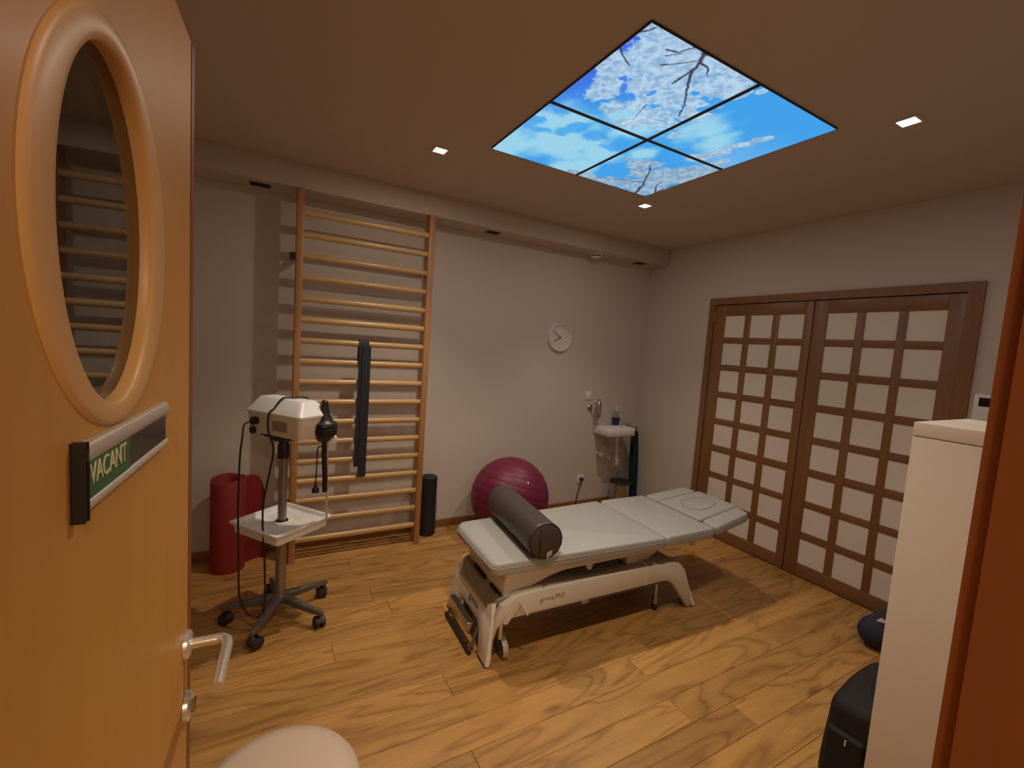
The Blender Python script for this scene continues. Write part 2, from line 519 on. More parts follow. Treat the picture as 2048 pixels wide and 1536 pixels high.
# ------------------------------------------------------------------ door_1: open door with oval window
ANG = math.radians(3.8)
DU = Vector((math.sin(ANG), math.cos(ANG), 0)); DN = Vector((DU.y, -DU.x, 0)); DZ = Vector((0, 0, 1))
DP = Vector((-0.1155, 1.004, 0))                     # free edge on the outer face
DW, DT, DH = 0.855, 0.042, 2.10
def dpt(s, z, o=0.0):                               # s back from the free edge, o out of the outer face
    return DP - DU * s + DN * o + DZ * z
d1 = thing('door_1', 'open beech veneer door with an oval window and a vacancy sign', None, DP - DU * DW, kind='structure')
# oval: centre and half axes
OS, OZ, OA, OB = 0.372, 1.714, 0.127, 0.180
def oval_loop(a, b, n=72):
    return [(OS + a * math.cos(2 * math.pi * i / n), OZ + b * math.sin(2 * math.pi * i / n)) for i in range(n)]
def rect_loop(n=72):
    # points on the door outline matched by angle with the oval
    out = []
    for i in range(n):
        t = 2 * math.pi * i / n
        dx, dz = math.cos(t), math.sin(t)
        ks = []
        if dx > 1e-9: ks.append((DW - OS) / dx)
        if dx < -1e-9: ks.append((0 - OS) / dx)
        if dz > 1e-9: ks.append((DH - OZ) / dz)
        if dz < -1e-9: ks.append((0.008 - OZ) / dz)
        k = min(ks)
        out.append([OS + dx * k, OZ + dz * k])
    for cx, cz in ((0, 0.008), (DW, 0.008), (0, DH), (DW, DH)):
        j = min(range(n), key=lambda i: (out[i][0] - cx) ** 2 + (out[i][1] - cz) ** 2)
        out[j] = [cx, cz]
    return out
bm = NB()
inn, out = oval_loop(OA + 0.02, OB + 0.008), rect_loop()
loops = []
for lp, o in ((inn, 0), (out, 0), (out, -DT), (inn, -DT)):
    loops.append([bm.verts.new(dpt(s, z, o)) for s, z in lp])
loops.append(loops[0])
for a, b in zip(loops, loops[1:]):
    for i in range(72):
        bm.faces.new((a[i], a[(i + 1) % 72], b[(i + 1) % 72], b[i]))
obj('leaf', bm, M['door'], d1, angle=30)
bm = NB()
prof = [(0.056, 0.0), (0.053, 0.0032), (0.045, 0.0044), (0.032, 0.0046), (0.016, 0.0040), (0.007, 0.0026), (0.002, 0.0005), (0.0, -0.003), (0.0, -0.016)]
rr = []
for d, o in prof:
    rr.append([bm.verts.new(dpt(s, z, o)) for s, z in oval_loop(OA + d, OB + d * 0.44)])
for a, b in zip(rr, rr[1:]):
    for i in range(72):
        bm.faces.new((a[i], a[(i + 1) % 72], b[(i + 1) % 72], b[i]))
obj('window_ring', bm, M['door_ring'], d1, label='raised rounded oval moulding around the door window', angle=60)
bm = NB()
a = [bm.verts.new(dpt(s, z, -0.012)) for s, z in oval_loop(OA + 0.004, OB + 0.004)]
b = [bm.verts.new(dpt(s, z, -0.017)) for s, z in oval_loop(OA + 0.004, OB + 0.004)]
bm.faces.new(a); bm.faces.new(b[::-1])
for i in range(72): bm.faces.new((a[i], a[(i + 1) % 72], b[(i + 1) % 72], b[i]))
obj('window_glass', bm, M['glass'], d1, smooth=False, label='oval pane tinted for the shade behind it, reflecting the wall bars')
# hardwood lipping along free edge and top edge
bm = NB()
q = [(0.018, 0.0), (0.018, 0.0012), (-0.004, 0.0012), (-0.004, -0.036), (0.0, -0.036), (0.0, 0.0)]
A = [bm.verts.new(dpt(s, 0.008, o)) for s, o in q]; B = [bm.verts.new(dpt(s, DH, o)) for s, o in q]
for i in range(6): bm.faces.new((A[i], A[(i + 1) % 6], B[(i + 1) % 6], B[i]))
bm.faces.new(A); bm.faces.new(B)
obj('edge_strip', bm, M['edge_dark'], d1, smooth=False, label='dark red brown lipping along the free edge')
# lever handle
def dbox(bm, s0, s1, z0, z1, o0, o1, bev=0.0):
    box(bm, 0, 1, 0, 1, 0, 1)
    vs_ = bm.verts[-8:] if hasattr(bm.verts, 'ensure_lookup_table') and not bm.verts.ensure_lookup_table() else bm.verts[-8:]
    for v in vs_:
        c = v.co.copy()
        v.co = dpt(s0 + (s1 - s0) * c.x, z0 + (z1 - z0) * c.z, o0 + (o1 - o0) * c.y)
    if bev:
        es = list({e for v in vs_ for e in v.link_edges})
        bmesh.ops.bevel(bm, geom=es, offset=bev, segments=2, profile=0.5, affect='EDGES')
HZ = 1.024
hd = obj('door_handle', tube(NB(), [dpt(0.035, HZ, 0.0), dpt(0.035, HZ, 0.050), dpt(0.036, HZ, 0.060), dpt(0.045, HZ, 0.068), dpt(0.06, HZ, 0.070), dpt(0.172, HZ, 0.070)], 0.0095, 14, smooth=False),
         M['chrome'], d1, label='polished steel lever handle')
obj('rosette', lathe(NB(), [(0.0, 0.009), (0.020, 0.009), (0.025, 0.006), (0.026, 0.0)], dpt(0.035, HZ, 0.0005), DN, 28), M['chrome'], hd)
kl = obj('lock_cylinder', lathe(NB(), [(0.0, 0.010), (0.021, 0.010), (0.026, 0.007), (0.027, 0.0)], dpt(0.035, 0.900, 0.0005), DN, 28), M['chrome'], d1, label='round steel lock rosette below the handle')
bm = NB(); dbox(bm, 0.031, 0.039, 0.888, 0.912, 0.010, 0.015, 0.002)
obj('thumb_turn', bm, M['steel'], kl)
# vacancy sign
S0, S1, Z0, Z1 = 0.198, 0.482, 1.442, 1.506
bm = NB(); dbox(bm, S0 + 0.002, S1 - 0.010, Z0 + 0.010, Z1 - 0.012, 0.0005, 0.006)
sg = obj('sign', bm, M['screen'], d1, smooth=False, label='slim sliding sign reading VACANT on green with a black half')
bm = NB()
def rail(zc, hr, dep):
    n = 10
    A = []; B = []
    for i in range(n + 1):
        t = -math.pi / 2 + math.pi * i / n
        A.append(bm.verts.new(dpt(S0, zc + hr * math.sin(t), 0.0008 + dep * max(0, math.cos(t)) ** 0.6)))
        B.append(bm.verts.new(dpt(S1 - 0.008, zc + hr * math.sin(t), 0.0008 + dep * max(0, math.cos(t)) ** 0.6)))
    for i in range(n): bm.faces.new((A[i], A[i + 1], B[i + 1], B[i]))
    bm.faces.new((A[0], A[-1], B[-1], B[0])); bm.faces.new(A); bm.faces.new(B)
rail(Z1 - 0.008, 0.010, 0.0095)
obj('sign_rail', bm, M['alu'], sg, label='rounded aluminium rail')
bm = NB(); rail(Z0 + 0.006, 0.006, 0.0085)
obj('sign_rail', bm, M['alu'], sg, label='rounded aluminium rail')
bm = NB(); dbox(bm, S1 - 0.008, S1, Z0 - 0.004, Z1 + 0.003, 0.0005, 0.0092, 0.0015)
obj('end_cap', bm, M['black'], sg, label='black end cap')
bm = NB(); dbox(bm, S0 + 0.155, S1 - 0.009, Z0 + 0.0105, Z1 - 0.0125, 0.0061, 0.0068)
obj('green_slider', bm, M['green'], sg, smooth=False, label='green sign face')
text_part('lettering', 'VACANT', 0.030, basis(dpt(S0 + 0.2165, (Z0 + Z1) / 2 + 0.001, 0.0073), DU, DZ, DN), M['ink_cream'], sg, 0.0004, squash=0.80)

# ------------------------------------------------------------------ door_2: pair of shoji style doors in the right wall
d2 = thing('door_2', 'pair of wooden lattice closet doors with paper panes', None, (XR, 1.874, 0), kind='structure')
YA, YBd = 2.785, 0.962
cz = 2.185
bm = NB()
prism(bm, [(YA, 0), (YA - 0.055, 0), (YA - 0.055, cz - 0.059), (YBd + 0.07, cz - 0.059), (YBd + 0.07, 0), (YBd, 0), (YBd, cz), (YA, cz)], 'x', XR - 0.022, XR + 0.001)
obj('casing', bm, M['shoji'], d2, smooth=False)
ROWS = [2.0235, 1.7785, 1.5335, 1.286, 1.040, 0.789, 0.546, 0.299]
PH = 0.192
for ly0, ly1, cols in ((2.728, 1.879, [(2.616, 2.429), (2.375, 2.185), (2.131, 1.940)]), (1.873, 1.034, [(1.777, 1.591), (1.538, 1.353), (1.303, 1.113)])):
    leaf = thing('door_leaf', 'lattice door leaf', None, (XR - 0.008, (ly0 + ly1) / 2, 0))
    del leaf['label']
    leaf.parent = d2; leaf.location = Vector((XR - 0.008, (ly0 + ly1) / 2, 0)) - Vector(d2.location)
    xf, xb = XR - 0.012, XR - 0.0005
    top = 2.12
    for (a, b) in ((ly0, cols[0][0]), (cols[2][1], ly1)):
        obj('stile', box(NB(), xf, xb, b, a, 0.006, top, 0.0025), M['shoji'], leaf)
    obj('rail', box(NB(), xf, xb, cols[2][1] + 0.0005, cols[0][0] - 0.0005, ROWS[0], top, 0.0025), M['shoji_h'], leaf)
    obj('rail', box(NB(), xf, xb, cols[2][1] + 0.0005, cols[0][0] - 0.0005, 0.006, ROWS[-1] - PH, 0.0025), M['shoji_h'], leaf)
    for i in range(2):
        obj('muntin', box(NB(), xf + 0.001, xb, cols[i + 1][0], cols[i][1], ROWS[-1] - PH, ROWS[0], 0.002), M['shoji'], leaf)
    for r in range(7):
        za, zb = ROWS[r] - PH, ROWS[r + 1]
        for c in range(3):
            obj('crossbar', box(NB(), xf + 0.0025, xb, cols[c][1] + 0.0005, cols[c][0] - 0.0005, zb, za, 0.002), M['shoji_h'], leaf)
    for r in range(8):
        for c in range(3):
            obj('pane', box(NB(), xb - 0.004, xb + 0.0002, cols[c][1], cols[c][0], ROWS[r] - PH, ROWS[r]), M['paper'], leaf, smooth=False)
    hy = ly0 - 0.004 if ly0 > 2 else ly1 + 0.004
    for hz in (1.97, 1.08, 0.2):
        obj('hinge', rod(NB(), (xf - 0.004, hy, hz), (xf - 0.004, hy, hz + 0.09), 0.005, n=8), M['steel'], leaf)
bm = NB(); box(bm, XR - 0.004, XR + 0.0005, YBd + 0.06, YA - 0.05, 0, cz - 0.055)
obj('back_board', bm, M['hole'], d2, smooth=False)

# ------------------------------------------------------------------ lights
def downlight(x, y, label, gain=1.0):
    t = thing('downlight', label, 'downlight', (x, y, ZC), group='ceiling downlights around the sky panels')
    bm = NB(); h = 0.043
    o_ = [(-h, -h), (h, -h), (h, h), (-h, h)]; i_ = [(p[0] * 0.78, p[1] * 0.78) for p in o_]
    lay = [(o_, ZC), (o_, ZC - 0.006), (i_, ZC - 0.007), (i_, ZC)]
    R_ = [[bm.verts.new((x + p[0], y + p[1], z)) for p in lp] for lp, z in lay]
    for a, b in zip(R_, R_[1:]):
        for k in range(4): bm.faces.new((a[k], a[(k + 1) % 4], b[(k + 1) % 4], b[k]))
    obj('trim', bm, M['trim_metal'], t, smooth=False)
    obj('lens', box(NB(), x - h * 0.77, x + h * 0.77, y - h * 0.77, y + h * 0.77, ZC - 0.003, ZC - 0.0005), M['lens'], t, smooth=False, label='glowing square lens')
    l = bpy.data.lights.new('lamp_light', 'AREA')
    l.shape = 'SQUARE'; l.size = 0.055; l.energy = DOWNLIGHT_W * gain; l.color = DOWNLIGHT_COL
    lo = link(bpy.data.objects.new('lamp_light', l))
    lo.parent = t; lo.location = (0, 0, -0.009)
    l = bpy.data.lights.new('lamp_beam', 'SPOT')
    l.shadow_soft_size = 0.02; l.spot_size = math.radians(BEAM_ANGLE); l.spot_blend = 1.0
    l.energy = BEAM_W * gain; l.color = DOWNLIGHT_COL
    lo = link(bpy.data.objects.new('lamp_beam', l))
    lo.parent = t; lo.location = (0, 0, -0.012)
    return t
downlight(0.868, 2.572, 'small square lit ceiling downlight left of the sky panels above the wall bars', 1.25)
downlight(2.430, 2.508, 'small square lit ceiling downlight just beyond the far corner of the sky panels', 0.9)
downlight(2.440, 0.970, 'small square lit ceiling downlight right of the sky panels towards the lattice doors', 0.62)
downlight(0.872, 1.005, 'square lit ceiling downlight nearest the open entrance door', 1.2)

for x, y, lb in ((-0.038, 3.46, 'dark unlit recessed spot in the soffit left of the wall bars'),
                 (1.66, 3.455, 'dark unlit recessed spot in the soffit above the plain wall beside the wall bars'),
                 (3.36, 3.47, 'dark unlit recessed spot in the soffit in the corner above the washbasin')):
    t = thing('recessed_spot', lb, 'ceiling spot', (x, y, ZS), group='unlit spots in the soffit')
    bm = NB()
    o_ = [(-0.062, -0.042), (0.062, -0.042), (0.062, 0.042), (-0.062, 0.042)]; i_ = [(p[0] * 0.88, p[1] * 0.85) for p in o_]
    R_ = [[bm.verts.new((x + p[0], y + p[1], z)) for p in lp] for lp, z in ((o_, ZS), (o_, ZS - 0.004), (i_, ZS - 0.004), (i_, ZS))]
    for a, b in zip(R_, R_[1:]):
        for k in range(4): bm.faces.new((a[k], a[(k + 1) % 4], b[(k + 1) % 4], b[k]))
    obj('trim', bm, M['star'], t, smooth=False)
    obj('dark_lens', box(NB(), x - 0.054, x + 0.054, y - 0.036, y + 0.036, ZS - 0.003, ZS), M['hole'], t, smooth=False)
t = thing('smoke_detector', 'round white smoke detector on the soffit near the right corner', 'smoke detector', (2.78, 3.46, ZS))
obj('base', lathe(NB(), [(0.062, 0), (0.062, 0.010), (0.055, 0.016)], (2.78, 3.46, ZS), (0, 0, -1), 32), M['white'], t)
obj('sensor_slot', lathe(NB(), [(0.047, 0.015), (0.047, 0.026)], (2.78, 3.46, ZS), (0, 0, -1), 32), M['hole'], t)
obj('cap', lathe(NB(), [(0.05, 0.025), (0.05, 0.034), (0.03, 0.040), (0.0, 0.040)], (2.78, 3.46, ZS), (0, 0, -1), 32), M['white'], t)

# ------------------------------------------------------------------ illuminated sky panels
SX0, SY0, SS = 1.092, 1.172, 1.187
rng = np.random.RandomState(5)
def vnoise(u, v, f, seed):
    r = np.random.RandomState(seed).rand(257, 257)
    x = u * f + 7.3; y = v * f + 3.1
    xi = np.floor(x).astype(int); yi = np.floor(y).astype(int)
    fx = x - xi; fy = y - yi
    fx = fx * fx * (3 - 2 * fx); fy = fy * fy * (3 - 2 * fy)
    a = r[xi % 257, yi % 257]; b = r[(xi + 1) % 257, yi % 257]; c = r[xi % 257, (yi + 1) % 257]; d = r[(xi + 1) % 257, (yi + 1) % 257]
    return (a * (1 - fx) + b * fx) * (1 - fy) + (c * (1 - fx) + d * fx) * fy
def fbm(u, v, f, seed, oct=5, gain=0.55):
    s = 0; amp = 1; tot = 0
    for k in range(oct):
        s = s + amp * vnoise(u, v, f * 2 ** k, seed + k); tot += amp; amp *= gain
    return s / tot
def gauss(u, v, pts, sg):
    o = np.zeros_like(u)
    for p in pts:
        s = p[2] if len(p) > 2 else sg
        o = np.maximum(o, np.exp(-((u - p[0]) ** 2 + (v - p[1]) ** 2) / (2 * s * s)))
    return o
def segdist(u, v, pts, w0, w1):
    o = np.zeros_like(u)
    n = len(pts) - 1
    for i in range(n):
        ax, ay = pts[i]; bx, by = pts[i + 1]
        L2 = (bx - ax) ** 2 + (by - ay) ** 2 + 1e-9
        t = np.clip(((u - ax) * (bx - ax) + (v - ay) * (by - ay)) / L2, 0, 1)
        d = np.hypot(u - ax - t * (bx - ax), v - ay - t * (by - ay))
        w_ = w0 + (w1 - w0) * (i + t) / n
        o = np.maximum(o, np.clip(1.4 - d / w_, 0, 1))
    return o
def ss(a, b, x):
    t = np.clip((x - a) / (b - a), 0, 1); return t * t * (3 - 2 * t)
def mix(a, b, t): return a + (b - a) * t[..., None]
def sky_picture(u, v):
    C3 = lambda r, g, b: np.array([r, g, b]) / 255.0
    wu = u + 0.03 * (fbm(u, v, 6, 90) - 0.5); wv = v + 0.03 * (fbm(u, v, 6, 95) - 0.5)
    col = np.ones(u.shape + (3,)) * C3(56, 158, 232)
    col = mix(col, C3(52, 104, 226), ss(0.62, 0.15, u + v * 0.85))
    col = mix(col, C3(128, 186, 236), ss(0.75, 1.05, u + 0.25 * v) * ss(0.05, 0.5, v) * (1 - ss(0.45, 0.6, v)) * 0.7)
    # clouds
    cl = gauss(wu, wv, [(0.05, 0.86, .13), (0.20, 0.75, .15), (0.10, 0.60, .11), (0.30, 0.82, .10), (0.42, 0.72, .10), (0.62, 0.28, .09), (0.40, 0.46, .10), (0.30, 0.42, .07), (0.42, 0.93, .12), (0.02, 0.97, .12), (0.58, 0.60, .06), (0.75, 0.35, .11)], 0.1)
    w1 = fbm(u, v, 5, 61, 4); w2 = fbm(u, v, 5, 67, 4)
    f1 = fbm(u + 0.10 * w1, (v + 0.10 * w2) * 0.75, 9, 11, 6, 0.58)
    cm = ss(0.46, 0.88, cl * 0.60 + f1 * 0.66)
    hole = gauss(u + 0.05 * (w1 - 0.5), v + 0.05 * (w2 - 0.5), [(0.20, 0.585, .05), (0.31, 0.60, .06), (0.03, 0.66, .05), (0.07, 0.54, .05), (0.42, 0.62, .06), (0.16, 0.67, .04), (0.46, 0.55, .06), (0.10, 0.70, .04)], .05)
    f4 = fbm(u + 0.12 * w2, v + 0.12 * w1, 16, 13, 5, 0.6)
    cm = cm * (1 - 0.8 * ss(0.60, 0.84, hole * 0.55 + f4 * 0.66))
    col = mix(col, C3(158, 212, 232), cm * 0.92)
    f2 = f1
    # blossom masses
    bl = gauss(wu, wv, [(0.02, 0.0, .10), (0.10, 0.06, .11), (0.20, 0.02, .11), (0.16, 0.14, .11), (0.08, 0.18, .08), (0.30, 0.02, .07), (0.26, 0.15, .08), (0.40, 0.03, .06), (0.46, 0.07, .05), (0.33, 0.20, .07),
                             (0.42, 0.20, .06), (0.12, 0.34, .05), (0.20, 0.40, .05), (0.27, 0.34, .06), (0.38, 0.33, .05), (0.10, 0.27, .035), (0.45, 0.36, .05), (0.48, 0.26, .05), (0.02, 0.22, .03), (0.35, 0.42, .05), (0.36, 0.10, .05)], 0.08)
    bl = np.maximum(bl, gauss(wu, wv, [(0.92, 0.95, .07), (0.80, 0.90, .08), (0.68, 0.98, .07), (0.90, 0.80, .08), (0.97, 0.70, .06), (0.66, 0.70, .06), (0.74, 0.78, .06), (0.72, 0.66, .04), (0.88, 0.63, .06), (0.98, 0.58, .05), (0.56, 0.99, .05), (0.48, 0.99, .04), (1.0, 0.9, .07), (0.82, 0.70, .05)], 0.07))
    bl = np.maximum(bl, gauss(wu, wv, [(0.92, 0.44, .03), (0.54, 0.02, .018), (0.94, 0.5, .035), (0.56, 0.40, .025)], 0.03))
    bl = np.maximum(bl, 0.92 * segdist(u + 0.05 * (fbm(u, v, 18, 81, 3) - 0.5), v + 0.05 * (fbm(u, v, 18, 84, 3) - 0.5), [(0.80, 0.50), (0.83, 0.42), (0.825, 0.34), (0.86, 0.20)], 0.050, 0.020))
    f2 = fbm(u, v, 24, 31, 4, 0.7)
    f3 = fbm(u, v, 60, 51, 3, 0.7)
    f5 = fbm(u + 0.03 * w1, v + 0.03 * w2, 14, 37, 3, 0.6)
    f6 = fbm(u, v, 42, 44, 3, 0.65)
    bm_ = ss(0.57, 0.67, bl * 0.47 + f5 * 0.42 + f6 * 0.34)
    sheen = mix(np.ones(u.shape + (3,)) * C3(186, 214, 234), C3(136, 172, 206), ss(0.38, 0.68, f3 * 0.45 + f6 * 0.35 + f2 * 0.2))
    low = ss(0.9, 1.5, u + v)
    sheen = mix(sheen, sheen * 0.9, low)
    col = mix(col, sheen, bm_ * 0.95)
    # branches
    br = np.zeros_like(u)
    for pts, a, b in (([(0.231, -0.015), (0.228, 0.002), (0.251, 0.04), (0.263, 0.088), (0.261, 0.165)], 0.009, 0.004),
                      ([(0.266, 0.087), (0.318, 0.136), (0.393, 0.222), (0.449, 0.294)], 0.0048, 0.0024),
                      ([(0.255, 0.043), (0.292, 0.044), (0.315, 0.06)], 0.005, 0.002), ([(-0.008, 0.118), (0.03, 0.142), (0.082, 0.172)], 0.004, 0.002),
                      ([(-0.012, 0.059), (0.025, 0.011)], 0.005, 0.0025), ([(0.122, 0.057), (0.156, 0.038), (0.187, -0.004)], 0.004, 0.003),
                      ([(0.14, 0.075), (0.17, 0.035)], 0.003, 0.002), ([(0.232, 0.005), (0.289, -0.004)], 0.007, 0.004), ([(0.166, 0.112), (0.238, 0.033)], 0.003, 0.002),
                      ([(0.92, 1.0), (0.87, 0.90), (0.828, 0.838), (0.77, 0.756), (0.71, 0.686)], 0.008, 0.003), ([(0.995, 0.916), (0.926, 0.826), (0.91, 0.78)], 0.005, 0.002),
                      ([(0.991, 0.9), (0.978, 0.747)], 0.003, 0.002), ([(0.30, 0.30), (0.33, 0.42)], 0.002, 0.001), ([(0.84, 0.85), (0.72, 0.90), (0.6, 0.97)], 0.004, 0.002)):
        p2 = [(x + 0.004 * math.sin(37 * y), y + 0.004 * math.sin(41 * x)) for x, y in pts]
        br = np.maximum(br, segdist(wu + 0.012 * (f3 - 0.5), wv + 0.012 * (f2 - 0.5), p2, a, b))
    tw = ss(0.74, 0.80, fbm(u * 2.5, v, 40, 71, 2)) * ss(0.35, 0.6, bl) * 0.0
    col = mix(col, C3(38, 44, 62), np.maximum(br * 0.9, tw))
    return np.clip(col, 0, 1)
def srgb2lin(c): return np.where(c <= 0.04045, c / 12.92, ((c + 0.055) / 1.055) ** 2.4)

mt, nt, b = new_mat('sky_print_backlit')
at = N(nt, 'ShaderNodeAttribute'); at.attribute_name = 'print'
setp(b, Roughness=0.35)
b.inputs['Base Color'].default_value = (0.02, 0.02, 0.02, 1)
L(nt, at.outputs['Color'], b.inputs['Emission Color'])
b.inputs['Emission Strength'].default_value = SKY_STRENGTH
M['sky'] = mt
sky = thing('sky_panel_light', 'square ceiling light of four backlit panels showing blue sky and white blossom', 'ceiling light', (SX0 + SS / 2, SY0 + SS / 2, ZC))
bm = NB(); zf = ZC - 0.008; e = 0.0035
for a in (SX0, SX0 + SS - e, ):
    box(bm, a, a + e, SY0, SY0 + SS, zf, ZC)
for a in (SY0, SY0 + SS - e):
    box(bm, SX0 + e, SX0 + SS - e, a, a + e, zf, ZC)
box(bm, SX0 + SS / 2 - 0.011, SX0 + SS / 2 + 0.011, SY0 + e, SY0 + SS - e, zf, ZC)
box(bm, SX0 + e, SX0 + SS / 2 - 0.011, SY0 + SS / 2 - 0.011, SY0 + SS / 2 + 0.011, zf, ZC)
box(bm, SX0 + SS / 2 + 0.011, SX0 + SS - e, SY0 + SS / 2 - 0.011, SY0 + SS / 2 + 0.011, zf, ZC)
obj('panel_frame', bm, M['frame_dark'], sky, smooth=False)
G = 190
for i, j, lb in ((0, 0, 'panel with dense white blossom and dark branches on deep blue'), (1, 0, 'panel of mostly clear blue sky with a thin blossom twig'),
                 (0, 1, 'panel of white clouds on blue'), (1, 1, 'panel with a blossoming tree at its outer corner')):
    x0 = SX0 + (e if i == 0 else SS / 2 + 0.011); x1 = SX0 + (SS / 2 - 0.011 if i == 0 else SS - e)
    y0 = SY0 + (e if j == 0 else SS / 2 + 0.011); y1 = SY0 + (SS / 2 - 0.011 if j == 0 else SS - e)
    gx = np.linspace(x0, x1, G); gy = np.linspace(y0, y1, G)
    X, Y = np.meshgrid(gx, gy, indexing='ij')
    cx, cy = (x0 + x1) / 2, (y0 + y1) / 2
    co = np.stack([X - cx, Y - cy, np.zeros_like(X)], -1).reshape(-1, 3)
    idx = np.arange(G * G).reshape(G, G)
    F = np.stack([idx[:-1, :-1], idx[:-1, 1:], idx[1:, 1:], idx[1:, :-1]], -1).reshape(-1, 4)
    me = bpy.data.meshes.new('panel')
    me.from_pydata(co.tolist(), [], F.tolist())
    ca = me.color_attributes.new('print', 'FLOAT_COLOR', 'POINT')
    c3 = srgb2lin(sky_picture((X - SX0) / SS, (Y - SY0) / SS)).reshape(-1, 3)
    ca.data.foreach_set('color', np.concatenate([c3, np.ones((G * G, 1))], 1).astype(np.float32).ravel())
    me.materials.append(M['sky'])
    o = link(bpy.data.objects.new('panel', me))
    o.parent = sky; o.location = Vector((cx, cy, ZC - 0.0072)) - Vector(sky.location)
    o['label'] = lb

# ------------------------------------------------------------------ wall bars
wb = thing('wall_bars', 'tall beech wall bars ladder fixed on the back wall', 'wall bars', (0.645, 3.37, 0))
XA, XB2 = 0.197, 1.094
PY0, PY1 = 3.315, 3.415
for x in (XA, XB2):
    obj('post', box(NB(), x - 0.021, x + 0.021, PY0, PY1, 0.0, 2.558, 0.004), M['bar_post'], wb)
for k in range(17):
    z = 0.150 + 0.1413 * k
    bm = NB()
    # oval hand rail section
    A = []; B = []
    n = 16
    for i in range(n):
        t = 2 * math.pi * i / n
        A.append(bm.verts.new((XA + 0.021, 3.352 + 0.0165 * math.cos(t), z + 0.021 * math.sin(t))))
        B.append(bm.verts.new((XB2 - 0.021, 3.352 + 0.0165 * math.cos(t), z + 0.021 * math.sin(t))))
    for i in range(n): bm.faces.new((A[i], A[(i + 1) % n], B[(i + 1) % n], B[i]))
    bm.faces.new(A); bm.faces.new(B)
    obj('rung', bm, M['bar_rung'], wb)
for x in (XA, XB2):
    for z in (0.35, 2.15):
        bm = NB()
        xo = x + 0.008
        box(bm, xo - 0.010, xo + 0.010, PY1, YB, z - 0.02, z + 0.02, 0.002)
        if x == XA: box(bm, x - 0.045, x + 0.015, YB - 0.006, YB, z - 0.028, z + 0.028, 0.001)
        obj('bracket', bm, M['bar_post'] if x == XB2 else M['star'], wb)
for x, z in ((XA, 2.15), (XA, 0.35), (XB2, 2.15), (XB2, 0.62)):
    s = -1 if x == XA else 1
    obj('screw', lathe(NB(), [(0.008, 0), (0.008, 0.004), (0.0, 0.006)], (x + s * 0.021, 3.365, z), (s, 0, 0), 10), M['chrome'], wb)

# navy strap over the seventh rung
def ribbon(bm, path, xc, wd, th):
    P = smooth_path(path, 5)
    R_ = []
    for i, p in enumerate(P):
        d = (P[min(i + 1, len(P) - 1)] - P[max(i - 1, 0)]).normalized()
        nrm = Vector((1, 0, 0)).cross(d).normalized()
        xo = xc(p) if callable(xc) else xc
        R_.append([bm.verts.new(Vector((xo + sx * wd / 2, p.y, p.z)) + nrm * so * th / 2) for sx, so in ((-1, -1), (1, -1), (1, 1), (-1, 1))])
    for a, b in zip(R_, R_[1:]):
        for k in range(4): bm.faces.new((a[k], a[(k + 1) % 4], b[(k + 1) % 4], b[k]))
    bm.faces.new(R_[0]); bm.faces.new(R_[-1][::-1])
st = thing('exercise_strap', 'wide dark navy strap hanging folded over a rung of the wall bars', 'strap', (0.63, 3.33, 0.60))
zr = 0.150 + 0.1413 * 10
bm = NB(); ribbon(bm, [(0, 3.322, 0.665), (0, 3.320, 1.0), (0, 3.322, 1.4), (0, 3.330, zr + 0.005), (0, 3.352, zr + 0.026), (0, 3.374, zr + 0.005), (0, 3.378, 1.40)], lambda p: 0.634 - 0.012 * (zr - p.z), 0.070, 0.004)
obj('front_band', bm, M['strap'], st)
bm = NB(); ribbon(bm, [(0, 3.315, 0.590), (0, 3.3145, 0.9), (0, 3.3150, 1.3), (0, 3.316, zr - 0.02)], lambda p: 0.652 - 0.006 * (zr - p.z), 0.058, 0.004)
obj('hanging_end', bm, M['strap'], st)

# ------------------------------------------------------------------ wall clock, switch, outlet
cxk, czk, rk = 2.504, 1.735, 0.133
ck = thing('wall_clock', 'round white wall clock with thin dark hands on the back wall', 'clock', (cxk, YB, czk))
obj('case', lathe(NB(), [(rk, 0), (rk, 0.026), (rk - 0.004, 0.031), (rk - 0.010, 0.031), (rk - 0.012, 0.024), (rk - 0.012, 0.015)], (cxk, YB, czk), (0, -1, 0), 48), M['white'], ck)
obj('dial', lathe(NB(), [(0.0, 0.016), (rk - 0.0125, 0.016)], (cxk, YB, czk), (0, -1, 0), 48, close=False), M['label_white'], ck)
def hand(name, ang, ln, wd):
    bm = NB()
    box(bm, -wd / 2, wd / 2, -0.0008, 0.0008, -0.015, ln)
    R4 = Matrix.Translation((cxk, YB - 0.019, czk)) @ Matrix.Rotation(math.radians(ang), 4, 'Y')
    bmesh.ops.transform(bm, matrix=R4, verts=bm.verts[:])
    obj(name, bm, M['ink'], ck, smooth=False)
hand('minute_hand', -53, 0.098, 0.0045)
hand('hour_hand', -122, 0.074, 0.006)
for h in range(12):
    bm = NB(); box(bm, -0.0018, 0.0018, -0.0006, 0.0006, rk - 0.034, rk - 0.020)
    bmesh.ops.transform(bm, matrix=Matrix.Translation((cxk, YB - 0.0168, czk)) @ Matrix.Rotation(math.radians(30 * h), 4, 'Y'), verts=bm.verts[:])
    obj('hour_mark', bm, M['ink_grey'], ck, smooth=False)
obj('hub', lathe(NB(), [(0.006, 0.018), (0.006, 0.022), (0, 0.022)], (cxk, YB, czk), (0, -1, 0), 12), M['ink'], ck)

sw = thing('light_switch', 'square cream light switch on the back wall above the washbasin', 'switch', (2.921, YB, 1.172))
obj('plate', box(NB(), 2.881, 2.961, YB - 0.010, YB, 1.130, 1.214, 0.003), M['white'], sw)
obj('rocker', box(NB(), 2.897, 2.945, YB - 0.014, YB - 0.009, 1.147, 1.199, 0.002), M['white'], sw)

